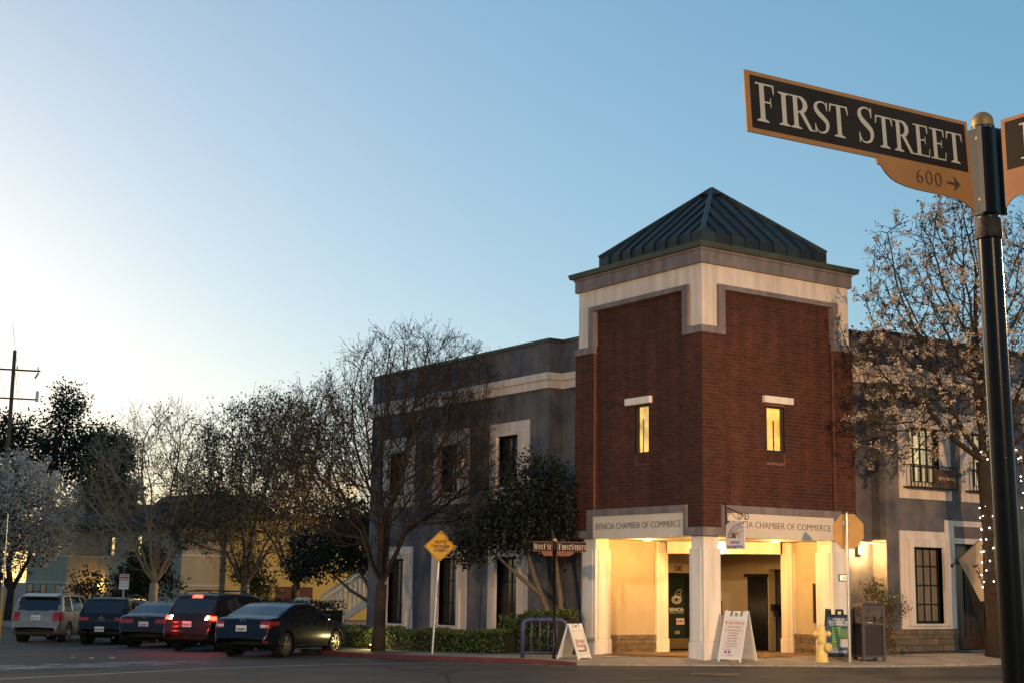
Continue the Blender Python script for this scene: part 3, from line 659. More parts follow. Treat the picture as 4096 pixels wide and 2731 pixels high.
dr.box(9.46, y, .14, 9.56, y+.08, 3.0); dr.box(9.56, y, 2.45, 11.3, y+.08, 2.6); dr.box(10.5, y, .14, 10.6, y+.08, 2.45); dr.box(9.56, y, .14, 10.5, y+.08, .45); dr.box(10.6, y, .14, 11.3, y+.08, .45)
sd = dr.build('shop_door', mat('dark_wood', (.06,.025,.012), .5, var=.2), rw)
MB().box(9.56, y+.03, .45, 10.5, y+.05, 2.45).build('pane', curt, sd); MB().box(10.6, y+.03, .45, 11.3, y+.05, 2.45).build('pane', curt, sd); MB().box(9.56, y+.03, 2.6, 11.3, y+.05, 3.0).build('transom', curt, sd)
def stones(parent, s0, s1, d, z0, z1, h=.165, l=.40):
    z = z0; r = 0
    while z < z1-.12:
        s = s0-(l/2 if r % 2 else 0)
        while s < s1-.02:
            p, q = max(s, s0), min(s+l, s1); s += l
            if q-p > .05: MB().fbox('R', p+.006, q-.006, d-.07-rng.random()*.015, d-.002, z+.006, z+h-.006).build('stone_block', M['stone'], parent)
        z += h; r += 1
    s = s0
    while s < s1-.03:
        q = min(s+.11, s1); MB().fbox('R', s+.004, q-.004, d-.10, d-.002, z1-.11, z1).build('cap_brick', M['stone'], parent); s += .11
stones(rw, 6.82, 9.44, WING, .14, .70)
# lamp on the recess wall between tower and wing
wlmp = thing('wall_lamp', 'warm wall lamp in the recess between the brick tower and the right wing', 'wall lamp', (X0+6.2, Y0+.9, 2.75))
MB().box(-.08, -.10, -.12, .08, -.002, .12).build('housing', M['dark'], wlmp)
MB().box(-.06, -.13, -.10, .06, -.10, .10).build('diffuser', bpy.data.materials['lamp_glow'], wlmp)
ld = bpy.data.lights.new('wall_lamp_light', 'POINT'); ld.energy = 210*EK; ld.color = (1, .60, .2); ld.shadow_soft_size = .06
lo = link('wall_lamp_light', ld, wlmp, (0, -.22, 0))
# banner on the balcony
bn = MB(); n = 12
for i in range(n+1):
    t = i/n; x = 8.32+t*.88
    bn.v += [(X0+x, Y0+WING-.35-.02*math.sin(t*9), 4.98-.05*math.sin(t*math.pi)), (X0+x+.03, Y0+WING-.36-.03*math.sin(t*7), 4.47+.10*(1-t)**2)]
for i in range(n): bn.f.append((2*i, 2*i+1, 2*i+3, 2*i+2))
bno = bn.build('banner', mat('brown_banner', (.05,.022,.012), .6, var=0, col2=(.16,.06,.022), scale=2.0))
tag(bno, 'brown spray tanning banner tied to the first balcony rail', 'banner')
write('spray tanning', .155, mat('banner_print', (.6,.5,.35), .7, var=0), (X0+8.80, Y0+WING-.40, 4.665), (1,0,-.03), (0,0,1), bno, xs_=.85)
# flag on a staff by the shop door
fg = thing('flag', 'pale printed flag on a slanted staff by the shop door', 'flag', (X0+9.30, Y0+WING-.04, 2.40))
MB().tube([(0,0,0), (.05,-.95,.72)], .013, 8).build('staff', mat('staff', (.12,.09,.06), .5), fg); MB().lathe([(.05,0),(.05,.03)], (0,-.0,0), (0,-1,0), 10).build('bracket', M['dark'], fg)
fm = MB(); nu, nv = 10, 14
for i in range(nu+1):
    for j in range(nv+1):
        u = i/nu; v = j/nv
        top = Vector((.012, -.22, .165)).lerp(Vector((.048, -.93, .70)), u)
        bot = Vector((.35, -.62, -.95)).lerp(Vector((.62, -.95, -.88)), u)
        p = top.lerp(bot, v)+Vector((.035*math.sin(u*9+v*2)*v, .05*math.sin(u*7)*v, 0)); fm.v.append(tuple(p))
for i in range(nu):
    for j in range(nv): k = i*(nv+1)+j; fm.f.append((k, k+nv+1, k+nv+2, k+1))
fm.build('cloth', mat('flag_cloth', (.52,.40,.28), .8, var=.05), fg, smooth=True)
pt = MB(); r4 = random.Random(4)
for k in range(22):
    u = .55+r4.uniform(-.17, .17); v = .5+r4.uniform(-.2, .2)
    top = Vector((.012, -.22, .165)).lerp(Vector((.048, -.93, .70)), u); bot = Vector((.35, -.62, -.95)).lerp(Vector((.62, -.95, -.88)), u)
    p = top.lerp(bot, v)+Vector((-.03, -.05, 0)); pt.bar(p, p+Vector((r4.gauss(0,.03), r4.gauss(0,.03), .05+.05*r4.random())), .012, .002)
pt.build('print', mat('flag_print', (.07,.04,.025), .8), fg)
# hanging visitor sign on its scroll bracket
vsn = thing('hanging_sign', 'small white VISITOR INFORMATION sign hanging from a black scroll bracket', 'hanging sign', (X0+.66, Y0-.036, 3.2))
br = MB(); br.bar((0, -.005, -.12), (0, -.005, .52), .018, .006); br.bar((0, -.01, .42), (0, -.60, .22), .010); br.bar((0,-.02,.02),(0,-.76,.05),.004)
def scroll(mb, c, r, t0, t1, sgn=1, n=22):
    mb.tube([(0, c[0]+sgn*r*(1-.75*k/n)*math.cos(t0+(t1-t0)*k/n), c[1]+r*(1-.75*k/n)*math.sin(t0+(t1-t0)*k/n)) for k in range(n+1)], .009, 5)
scroll(br, (-.10, .28), .10, 3.1, -5.2); scroll(br, (-.10, .02), .09, -3.1, 5.0); scroll(br, (-.50, .17), .09, .4, 8.0); scroll(br, (-.72, .16), .09, .3, 8.3)
br.tube([(0, -.19, .28), (0, -.33, .17), (0, -.48, .09)], .008, 5); br.tube([(0, -.58, .22), (0, -.68, .10), (0, -.76, .10)], .008, 5)
br.build('bracket', M['dark'], vsn)
ch = MB()
for yy in (-.05, -.62):
    for k in range(5): ch.tube([(.006*math.cos(a), yy+.010*math.sin(a), .06-k*.018+.012*math.cos(a)) for a in [i*math.pi/4 for i in range(8)]], .003, 4, closed=True)
ch.build('chain', M['dark'], vsn)
sp = [(-.02,-.58), (-.655,-.58)]
poly = [(-.03,-.56),(-.05,-.58),(-.63,-.58),(-.65,-.56),(-.65,-.03),(-.60,.02),(-.47,.05),(-.33,.075),(-.20,.05),(-.08,.02),(-.03,-.02)]
MB().prism([(-y, z) for y, z in poly], (-.015,0,0), (0,-1,0), (0,0,1), (.03,0,0)).build('board', mat('sign_white', (.72,.62,.62), .6, var=.02), vsn)
ink = mat('blue_ink', (.12,.13,.26), .6, var=0); ar = MB()
for rr in (.50, .37, .24): ar.tube([(-.0175, -.13-.50+rr*0-.0+rr*math.cos(t)*-1+.0, -.36+rr*.78*math.sin(t)) for t in [1.62-1.55*k/16 for k in range(17)]] if False else
    [(-.0175, -.60+rr*math.cos(t)*1.0, -.34+rr*.72*math.sin(t)) for t in [1.55*k/16+.03 for k in range(17)]], .006, 4)
ar.build('arches', mat('brown_ink', (.12,.07,.05), .6, var=0), vsn)
lt = MB()
for k, chh in enumerate('BENICIA'):
    t = .18+k*.20; th = math.pi/2*1.0-t+.0
    c = Vector((-.0185, -.60+.435*math.cos(math.pi-0-t)*-1 if False else -.60+.435*math.cos(t+.0), -.34+.435*.72*math.sin(t)))
    k2 = 6-k; t = .22+k2*.20; pos = Vector((-.0185, -.60+.43*math.cos(t), -.34+.43*.72*math.sin(t)))
for k, chh in enumerate('BENICIA'):
    t = .14+k*.20
    pos = Vector((-.0185, -.60+.405*math.cos(t), -.34+.405*.72*math.sin(t)))
    rad = Vector((0, math.cos(t), math.sin(t)*.9)).normalized(); tang = rad.cross(Vector((-1,0,0)))
    me = text_mesh(chh, .105, ink); me.transform(frame_m(pos, Vector((-1,0,0)).cross(rad)*-1, rad)); link('letter', me, vsn)
write('VISITOR', .085, ink, (-.0185, -.34, -.45), (0,-1,0), (0,0,1), vsn, offset=.001); write('INFORMATION', .085, ink, (-.0185, -.34, -.55), (0,-1,0), (0,0,1), vsn, xs_=.92, offset=.001)
bb = MB().box(-.018, -.36, -.32, -.0155, -.24, -.21); bb.bar((-.0170,-.55,-.25),(-.0170,-.40,-.22),.006,.002); bb.bar((-.0170,-.50,-.33),(-.0170,-.47,-.23),.006,.002); bb.bar((-.0170,-.25,-.21),(-.0170,-.29,-.18),.01,.002)
bb.build('cannery_print', mat('print_brown', (.16,.09,.04), .7), vsn)
MB().lathe([(.0,.0),(.045,.0),(.045,.003)], (-.0155,-.40,-.20), (-1,0,0), 12).build('sun_print', mat('print_yellow', (.6,.38,.06), .7), vsn)

# ------------------------------------------------------------------ roman capitals for the street signs
def stroke(P, W):                               # centre line with a width at each point -> outline strip (two rails)
    L, Rr = [], []
    for i, p in enumerate(P):
        a = P[max(0, i-1)]; b = P[min(len(P)-1, i+1)]; t = Vector((b[0]-a[0], b[1]-a[1])).normalized(); w = W[i]/2 if hasattr(W, '__len__') else W/2
        L.append((p[0]-t.y*w, p[1]+t.x*w)); Rr.append((p[0]+t.y*w, p[1]-t.x*w))
    return L+Rr[::-1]
def stem(x, w=.15, y0=0, y1=1): return [(x, y0), (x+w, y0), (x+w, y1), (x, y1)]
def serif(x, w=.15, y=0, s=1, e=.11): return [(x-e, y), (x+w+e, y), (x+w+e, y+.03*s), (x+w, y+.085*s), (x, y+.085*s), (x-e, y+.03*s)] if s > 0 else [(x-e, y), (x-e, y+.03*s), (x, y+.085*s), (x+w, y+.085*s), (x+w+e, y+.03*s), (x+w+e, y)]
def arc(cx, cy, rx, ry, a0, a1, n=14): return [(cx+rx*math.cos(a0+(a1-a0)*k/n), cy+ry*math.sin(a0+(a1-a0)*k/n)) for k in range(n+1)]
def glyph(c):
    hp = math.pi/2
    if c == 'I': return [stem(.12), serif(.12), serif(.12, y=1, s=-1)], .39
    if c == 'F': return [stem(.12), serif(.12), [(0,.955),(.56,.955),(.56,1),(0,1)], [(.56,1),(.52,.955),(.545,.76),(.575,.76),(.58,1)], [(.27,.50),(.46,.50),(.46,.545),(.27,.545)], [(.45,.40),(.475,.40),(.475,.65),(.45,.65)]], .62
    if c == 'E': return [stem(.12), [(0,0),(.60,0),(.60,.045),(0,.045)], [(.575,.0),(.60,0),(.635,.27),(.605,.27)], [(0,.955),(.56,.955),(.56,1),(0,1)], [(.56,1),(.52,.955),(.545,.76),(.575,.76),(.58,1)], [(.27,.50),(.46,.50),(.46,.545),(.27,.545)], [(.45,.40),(.475,.40),(.475,.65),(.45,.65)]], .67
    if c == 'T': return [stem(.26), serif(.26, e=.12), [(.02,.95),(.65,.95),(.65,1),(.02,1)], [(0,.74),(.03,.74),(.08,.95),(.02,1)], [(.67,.74),(.65,1),(.59,.95),(.64,.74)]], .69
    if c == 'R':
        b = arc(.30, .745, .235, .232, hp, -hp); w = [.045+.115*math.sin(math.pi*k/14) for k in range(15)]
        return [stem(.12), serif(.12), [(0,.955),(.30,.955),(.30,1),(0,1)], stroke(b, w), [(.27,.49),(.31,.49),(.31,.535),(.27,.535)], [(.33,.50),(.46,.53),(.74,.045),(.82,.03),(.82,0),(.64,0)]], .80
    if c == 'S':
        P = [(.48,.80),(.44,.93),(.32,.975),(.20,.95),(.105,.86),(.10,.74),(.18,.62),(.33,.50),(.46,.38),(.485,.24),(.42,.09),(.27,.025),(.14,.06),(.07,.20)]
        W = [.03,.04,.045,.055,.10,.135,.15,.155,.14,.115,.075,.045,.04,.03]
        t = np.linspace(0, len(P)-1, 43); Q = []
        for tt in t:                              # smooth the spine
            i = min(int(tt), len(P)-2); f = tt-i; p0, p1, p2, p3 = (np.array(P[max(0, min(len(P)-1, j))]) for j in (i-1, i, i+1, i+2))
            Q.append(tuple(.5*(2*p1+(p2-p0)*f+(2*p0-5*p1+4*p2-p3)*f*f+(3*p1-p0-3*p2+p3)*f**3)))
        W = list(np.interp(t, range(len(W)), W)); P = Q
        return [stroke(P, W), [(.47,.72),(.50,.72),(.51,1.0),(.485,1.0),(.455,.90)], [(.045,0),(.07,0),(.10,.10),(.075,.28),(.045,.28)]], .57
    if c == 'W': return [stroke([(.10,.97),(.30,.02)], [.14,.12]), stroke([(.30,.02),(.50,.97)], .05), stroke([(.50,.97),(.70,.02)], [.14,.12]), stroke([(.70,.02),(.90,.97)], .05), serif(.04,.1,1,-1,.08), serif(.85,.1,1,-1,.08)], .98
    if c == 'A': return [stroke([(.36,1.0),(.62,.02)], .15), stroke([(.36,1.0),(.10,.02)], .05), [(.20,.32),(.52,.32),(.52,.365),(.19,.365)], serif(.08,.05,0,1,.09), serif(.55,.13,0,1,.09)], .72
    return [], .25
def roman(lines, mt, parent, o, u, v, depth=.0012):
    """lines: [(text, x, y, cap height, squeeze)] capitals of the given height"""
    mb = MB(); u = Vector(u).normalized(); v = Vector(v).normalized(); w = u.cross(v); k = 0
    for t, x, y, h, q in lines:
        for c in t:
            P, adv = glyph(c)
            for pl in P:
                k += 1; e = depth+.00012*(k % 6)
                n = len(pl); pts = [Vector(o)+u*(x+px*h*q)+v*(y+py*h)+w*e for px, py in pl]
                if n == 4 or n == 6 or n == 5: mb.add(pts, [tuple(range(n))])
                else:
                    m = n//2; mb.add(pts, [(i, i+1, n-2-i, n-1-i) for i in range(m-1)])
            x += adv*h*q
    return mb.build('lettering', mt, parent)

gold = mat('tan_sign_border', (.46,.21,.065), .55, var=.10, scale=5, spec=.3)
board = mat('dark_sign_face', (.034,.026,.021), .75, var=.25, scale=4, spec=.12)
ivory = mat('ivory_letters', (.66,.56,.42), .6, var=.04, scale=8)
numer = mat('brown_numerals', (.085,.055,.038), .6, var=0)

def arrow(o, u, v, L, h, mt, parent, flip=1):
    mb = MB(); u = Vector(u); v = Vector(v); w = Vector(u).cross(v)*.0015; o = Vector(o)+w
    def q(pts): mb.add([o+u*x*flip+v*y for x, y in pts], [tuple(range(len(pts)))])
    q([(0,-.07*h),(L*.6,-.10*h),(L*.6,.10*h),(0,.07*h)]); q([(L*.5,-.5*h),(L,0),(L*.62,0)]); q([(L*.5,.5*h),(L*.62,0),(L,0)])
    return mb.build('arrow', mt, parent)

# ------------------------------------------------------------------ foreground street name sign
PX_, PY_ = 4.981, 3.743
fs = thing('street_name_sign', 'large FIRST STREET name sign on a glossy black post in the foreground', 'street sign', (PX_, PY_, 0))
lean = Vector((-rt.x, -rt.y, 0))*.0175
ax_ = lambda z: Vector((0,0,z))+lean*(z-2.83)
glossb = mat('glossy_black_paint', (.005,.0045,.0045), .26, var=.2, scale=30, spec=.16)
MB().tube([ax_(-.02), ax_(3.19)], .049, 32).build('post', glossb, fs, smooth=True, autosmooth=40)
MB().lathe([(.075,0),(.075,.05),(.06,.08),(.05,.10)], (0,0,0) if False else ax_(0), n=24).build('base', glossb, fs, smooth=True, autosmooth=40)
cl = MB(); axv = (ax_(4)-ax_(3)).normalized()
cl.lathe([(.052,0),(.055,.006),(.055,.075),(.051,.085)], ax_(3.195), axv, 28); cl.build('collar', mat('rusty_collar', (.010,.008,.007), .6, var=0, col2=(.035,.018,.010), scale=30, bump=.4), fs, smooth=True, autosmooth=40)
MB().lathe([(.046,0),(.046,.42)], ax_(3.28), axv, 24).build('sleeve', M['dark'], fs, smooth=True, autosmooth=40)
yaw_, tilt_, roll_ = -.020, .0398, .0276
u0 = Vector((math.cos(yaw_), math.sin(yaw_), 0)); n0 = Vector((math.sin(yaw_), -math.cos(yaw_), 0)); w0 = Vector((0,0,1))
n2 = n0*math.cos(tilt_)+w0*math.sin(tilt_); w2 = -n0*math.sin(tilt_)+w0*math.cos(tilt_)
U1 = u0*math.cos(roll_)+w2*math.sin(roll_); V1 = -u0*math.sin(roll_)+w2*math.cos(roll_)
BW = 1.2306; BH = .238
TRp = Vector((4.785-.0030, 3.686+.0017, 3.653-.0022))-Vector((PX_, PY_, 0))
TLp = TRp-U1*BW
def lobe_pts(): return [(.66,-.238),(.672,-.2385),(.676,-.262),(.694,-.264),(.716,-.288),(.745,-.309),(.78,-.322),(.83,-.331),(.90,-.336),(.98,-.337),(1.06,-.338),(1.12,-.342),(1.17,-.352),(1.21,-.368),(1.2306,-.386)]
out = [(0,0),(0,-BH)]+lobe_pts()+[(BW,0)]
fsb = MB().prism(out, TLp, U1, V1, -n2*.006).build('sign_blade', gold, fs)
MB().prism([(.025,-.016),(.025,-.219),(1.212,-.219),(1.212,-.016)], TLp+n2*.0006, U1, V1, n2*.0006).build('sign_face', board, fsb)
k_ = BW/1.166; o1 = TLp+n2*.0014
roman([('F',.046*k_,-.190,.149,1.07), ('IRST',.151*k_,-.187,.129,1.17), ('S',.545*k_,-.188,.149,1.10), ('TREET',.640*k_,-.191,.129,1.13)], ivory, fsb, o1, U1, V1)
me = text_mesh('600', .088, numer, offset=-.0024, space=1.14, xs_=1.10); me.transform(frame_m(TLp+n2*.0016+U1*.915*k_+V1*-.307, U1, V1)); link('number', me, fsb)
arrow(TLp+U1*1.018*k_+V1*-.281, U1, V1, .080, .066, numer, fsb)
# second blade towards the camera side
V3 = V1; U3 = (Vector((.015,-1,0))).normalized(); U3 = (U3*math.cos(-.0)+Vector((0,0,0))).normalized(); N3 = Vector((-1,-.015,0))
T3 = Vector((4.913, 3.620, 3.668))-Vector((PX_, PY_, 0))
V3 = Vector((lean.x, lean.y, 1)).normalized()
U3 = (U3-V3*U3.dot(V3)).normalized(); N3 = U3.cross(V3)
out2 = [(0,0),(0,-.372),(.03,-.345),(.06,-.335),(.25,-.335),(.32,-.33),(.38,-.30),(.41,-.262),(.44,-.258),(.445,-.238),(.86,-.238),(.86,0)]
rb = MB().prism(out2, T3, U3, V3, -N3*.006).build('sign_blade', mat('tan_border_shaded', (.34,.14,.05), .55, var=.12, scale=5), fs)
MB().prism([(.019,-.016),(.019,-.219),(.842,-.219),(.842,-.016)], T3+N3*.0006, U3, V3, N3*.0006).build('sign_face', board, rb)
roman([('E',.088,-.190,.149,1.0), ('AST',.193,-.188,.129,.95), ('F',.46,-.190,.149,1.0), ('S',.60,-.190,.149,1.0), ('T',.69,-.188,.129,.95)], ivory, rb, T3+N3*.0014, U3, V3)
brk = MB()                                      # aluminium clamp between the blades
for dxy, wd in (((-.052,-.030), .030), ((.040,-.055), .030)):
    brk.tube([ax_(3.295)+Vector((*dxy,0)), ax_(3.665)+Vector((*dxy,0))], .013, 8)
brk.bar(ax_(3.295)+U1*-.062+n2*.036, ax_(3.665)+U1*-.062+n2*.036, .012, .010); brk.bar(ax_(3.295)+U3*.062-N3*-.03, ax_(3.665)+U3*.062-N3*-.03, .012, .010)
brk.obox(ax_(3.48)+n2*.046+N3*.0, U1, n2, V3, .045, .006, .186); brk.obox(ax_(3.48)+N3*.046, U3, N3, V3, .045, .006, .186)
brk.build('clamp', mat('black_clamp', (.010,.012,.016), .4, var=.1, spec=.5), fs)
bo_ = mat('bolt', (.35,.28,.18), .4, metal=.8)
for zz in (3.62, 3.355):
    MB().lathe([(.009,0),(.009,.005),(.005,.008)], ax_(zz)+n2*.052-U1*.028, n2, 10).build('bolt', bo_, fs)
    MB().lathe([(.011,0),(.011,.006),(.006,.010)], ax_(zz)+N3*.052+U3*.012, N3, 10).build('bolt', bo_, fs)
prof = [(.047*math.cos(a), .047*math.sin(a)) for a in [i*math.pi/16 for i in range(9)]]
MB().lathe([(.0475,-.018)]+prof, ax_(3.70), axv, 28, cap=False).build('finial', mat('worn_gold_cap', (.38,.25,.085), .5, metal=.3, var=0, col2=(.22,.15,.07), scale=14), fs, smooth=True)

# ------------------------------------------------------------------ far street name sign
def road_z(y): return hz(y)+SW+.006
wx, wy = 20.55, 28.08
ws = thing('street_name_sign', 'slim WEST F ST and FIRST STREET name sign by the blue bike rack', 'street sign', (wx, wy, pav_z(wx, wy)))
MB().lathe([(.045,0),(.045,.03),(.036,.05),(.034,2.43),(.04,2.44),(.04,2.52),(.052,2.53),(.052,2.74)], n=14).build('post', glossb, ws, smooth=True, autosmooth=40)
MB().lathe([(.05,0),(.05,.03),(.035,.06),(.0,.075)], (0,0,2.74), n=14, cap=False).build('finial', mat('brass_cap', (.40,.27,.11), .5, metal=.3), ws, smooth=True)
def small_blade(U, N, L, lines, num, numx, flip):
    o = Vector((0,0,2.725))+U*.055+N*.012; V = Vector((0,0,1)); f = flip
    b = MB(); pl = [(0,0),(L,0),(L,-.235),(L*.56,-.235),(L*.55,-.27),(L*.47,-.32),(L*.4,-.335),(0,-.335)]
    pts = [(x*f, y) for x, y in pl]; Uu = U*f
    bl = MB().prism(pts, o, Uu, V, -N*.01).build('sign_blade', mat('brick_red_border', (.22,.075,.045), .6, var=.05) if 'brick_red_border' not in bpy.data.materials else bpy.data.materials['brick_red_border'], ws)
    MB().prism([(f*.015,-.014),(f*(L-.015),-.014),(f*(L-.015),-.221),(f*.015,-.221)], o+N*.001, Uu, V, N*.0008).build('sign_face', board, bl)
    base = o+N*.0024 + (Vector((0,0,0)) if f > 0 else U*L)
    roman(lines, ivory, bl, base, Uu, V)
    write(num, .075, numer, o+N*.002+U*numx+V*-.305, Uu, V, bl, name='number', offset=-.0005)
    arrow(o+N*.002+U*(numx+.17 if f > 0 else numx+.13)+V*-.28, Uu, V, .07, .05, numer, bl, flip=f)
Ur = Vector((math.cos(-.55), math.sin(-.55), 0)).normalized(); Nr = Vector((0,0,1)).cross(Ur)*-1; Nr = Vector((-Ur.y*-1, -Ur.x, 0)) if False else Vector((Ur.y, -Ur.x, 0))
small_blade(Ur, Nr, .70, [('F',.035,-.185,.130,.80),('IRST',.115,-.185,.108,.82),('S',.335,-.185,.130,.80),('TREET',.405,-.185,.108,.76)], '600', .17, 1)
Ul = Vector((-math.cos(.52), math.sin(.52), 0)); Nl = Vector((-Ul.y, Ul.x, 0))
small_blade(Ul, Nl, .46, [('W',.025,-.185,.125,.62),('EST',.108,-.185,.105,.62),('F',.25,-.185,.125,.66),('S',.335,-.185,.125,.66),('T',.385,-.185,.105,.66)], '100', .13, -1)

# ------------------------------------------------------------------ warning diamond
nx, ny = 20.17, 32.91
nt_ = thing('warning_sign', 'yellow diamond NOT A THROUGH STREET sign on a leaning steel post', 'road sign', (nx, ny, pav_z(nx, ny)))
ln = Vector((rt.x, rt.y, 0))*.050; N = Vector((-math.sin(YAW-.10), -math.cos(YAW-.10), 0)); U = Vector((-N.y, N.x, 0)); V = Vector((0,0,1))+ln; V.normalize()
top = Vector((0,0,2.78))+ln*2.78
MB().tube([(0,0,0), top+V*.3], .034, 12).build('post', M['steel'], nt_, smooth=True, autosmooth=40)
c = top+N*.05; r = .42
dg_ = lambda q: [(0,-q),(q,0),(0,q),(-q,0)]
db = MB().prism(dg_(r), c, U, V, -N*.006).build('sign_plate', mat('sign_yellow', (.66,.33,.010), .5, var=.1, scale=3), nt_)
bk = MB(); a_, b_ = dg_(r*.955), dg_(r*.915)
for i in range(4): j = (i+1) % 4; bk.add([c+N*.002+U*x+V*y for x, y in (a_[i], a_[j], b_[j], b_[i])], [(0,1,2,3)])
bk.build('border', M['letter'], db)
for t, z in (('NOT A',.075),('THROUGH',-.035),('STREET',-.145)): write(t, .112, M['letter'], c+N*.003+V*z, U, V, db, offset=.003, xs_=.88)
for z in (.33, -.33): MB().lathe([(.011,0),(.014,.008)], c+V*z+N*.001, N, 8).build('bolt', M['dark'], db)

# ------------------------------------------------------------------ stop sign seen from behind
sx, sy = 23.83, 21.91+.75
sx, sy = 24.0, 22.35
sx, sy = 23.95, 24.75
ss = thing('stop_sign', 'back of an octagonal stop sign on a round steel post', 'road sign', (25.82, 23.72, pav_z(25.82, 23.72)))
kk = 1.0
MB().tube([(0,0,0), (0,0,3.42)], .037, 14).build('post', M['steel'], ss, smooth=True, autosmooth=40)
MB().lathe([(.037,0),(.030,.02),(0,.035)], (0,0,3.42), n=14, cap=False).build('cap', M['steel'], ss, smooth=True)
Ns = Vector((math.cos(.32), math.sin(.32), 0)); Us = Vector((-Ns.y, Ns.x, 0))
Ns = Vector((math.sin(YAW+.75), math.cos(YAW+.75), 0)); Us = Vector((-Ns.y, Ns.x, 0))
oc = [(.405/math.cos(math.pi/8)*math.cos(math.pi/8+i*math.pi/4), .405/math.cos(math.pi/8)*math.sin(math.pi/8+i*math.pi/4)) for i in range(8)]
MB().prism(oc, Vector((0,0,3.0))+Ns*.045, Us, (0,0,1), Ns*.004).build('sign_plate', mat('lamp_tinted_aluminium', (.66,.36,.12), .5, metal=.15, var=.12, scale=2), ss)  # bare aluminium; the orange lamp light is put into its base colour
MB().prism([(x*.985, y*.985) for x, y in oc], Vector((0,0,3.0))+Ns*.0495, Us, (0,0,1), Ns*.001).build('red_face', mat('stop_red', (.45,.02,.02), .5), ss)
bl = MB()
for z in (2.75, 3.25): bl.obox(Vector((0,0,z))+Ns*.035, Us, Ns, (0,0,1), .05, .006, .02)
bl.build('bracket', M['steel'], ss); MB().obox(Vector((0,0,3.2))+Ns*.044-Us*-.11, Us, Ns, (0,0,1), .03, .002, .045).build('sticker', M['white'], ss)

# ------------------------------------------------------------------ fire hydrant
hy = thing('fire_hydrant', 'pale yellow fire hydrant at the kerb in front of the dark A-board', 'fire hydrant', (25.22, 24.02, pav_z(25.22, 24.02)), rz=-YAW)
yl = mat('hydrant_yellow', (.72,.54,.20), .5, var=.12, scale=9)
MB().lathe([(.10,-.03),(.10,.0)], n=16).build('foot', M['dark'], hy)
MB().lathe([(.155,0),(.155,.025),(.135,.03),(.14,.05),(.132,.16),(.118,.30),(.108,.42),(.108,.62),(.112,.66),(.108,.68),(.098,.73),(.085,.75),(.085,.80),(.06,.83),(.0,.835)], n=24, cap=False).build('barrel', yl, hy, smooth=True, autosmooth=35)
fins = MB()
for k in range(6):
    a = k*math.pi/3+.2; d = Vector((math.cos(a), math.sin(a), 0)); t = Vector((-d.y, d.x, 0))
    fins.add([d*.10+t*.035+Vector((0,0,.03)), d*.10-t*.035+Vector((0,0,.03)), d*.150+Vector((0,0,.03)), d*.115+Vector((0,0,.25))], [(0,2,3),(2,1,3),(0,3,1),(0,1,2)])
fins.build('base_fins', yl, hy)
def outlet(name, ax__, z, r, L, off=(0,0)):
    d = Vector(ax__).normalized(); o = Vector((*off, z))
    ob = MB().lathe([(r*.8,.06),(r*.85,L-.07),(r,L-.07),(r,L-.015),(r*.9,L),(r*.35,L+.004),(r*.35,L+.03),(0,L+.03)], o, d, 18, cap=False).build(name, yl, hy, smooth=True, autosmooth=35)
    MB().lathe([(r*1.015,L-.074),(r*1.015,L-.066)], o, d, 18, cap=False).build('gasket', M['dark'], ob)
outlet('outlet', (-1,-.25,0), .64, .068, .20); outlet('outlet', (1,.15,0), .64, .068, .20); outlet('outlet', (-.25,-1,0), .50, .075, .19); outlet('pumper_outlet', (.72,-.70,0), .34, .105, .22)
MB().lathe([(.04,0),(.04,.035),(.0,.035)], (0,0,.83), n=5, cap=False).build('operating_nut', yl, hy)

# ------------------------------------------------------------------ A-boards
def aboard(label, loc, rz, mt, w=.62, h=1.12, spread=.34):
    """two hinged frames; local y is the front-back axis, front faces -y"""
    t = thing('a_board', label, 'sandwich board', loc, rz)
    fr = []
    for sgn in (-1, 1):
        mb = MB(); th = .028
        top_y, bot_y = sgn*.02, sgn*spread
        def P(x, s, dn=0, bot_y=bot_y, top_y=top_y, sgn=sgn): # s 0 bottom 1 top of the leaning panel
            y = bot_y+(top_y-bot_y)*s; return Vector((x, y+sgn*dn, h*s))
        nrm = Vector((0, sgn*h, spread)).normalized()
        def plate(x0, x1, s0, s1, a=0.0, b=th):
            q = [P(x0,s0), P(x1,s0), P(x1,s1), P(x0,s1)]
            mb.hexa([p+nrm*(a-b) for p in q]+[p+nrm*a for p in q])
        plate(-w/2, -w/2+.045, 0, .995); plate(w/2-.045, w/2, 0, .995); plate(-w/2+.045, w/2-.045, .045, .09); plate(-w/2+.045, w/2-.045, .83, .88)
        for x in (-w/2+.0, w/2-.13): plate(x+.001, x+.129, .88, .985, -.001, th-.001)
        plate(-.09, -.05, .88, .985); plate(.05, .09, .88, .985); plate(-.05, .05, .95, .985)
        fo = mb.build('leaf', mt, t)
        pb = MB(); q = [P(-w/2+.045,.09), P(w/2-.045,.09), P(w/2-.045,.83), P(-w/2+.045,.83)]
        pb.hexa([p-nrm*.02 for p in q]+[p-nrm*.006 for p in q])
        if sgn > 0 or True:
            for s in (.2,.35,.5,.65):
                for x in (-.13, .13):
                    qq = [P(x-.10,s), P(x+.10,s), P(x+.10,s+.11), P(x-.10,s+.11)]; pb.hexa([p-nrm*.026 for p in qq]+[p-nrm*.02 for p in qq])
        po = pb.build('panel', mt, fo); fr.append((po, P, nrm))
    return t, fr
def face(fr, side, xs_, s): po, P, n = fr[side]; return P(xs_, s)-n*.0045
def facetext(fr, side, body, size, x, s, mt, **kw):
    po, P, n = fr[side]; V = (P(0,1)-P(0,0)).normalized(); U = V.cross(n)
    return write(body, size, mt, P(0, s)+U*x-n*.0030, U, V, po, **kw)
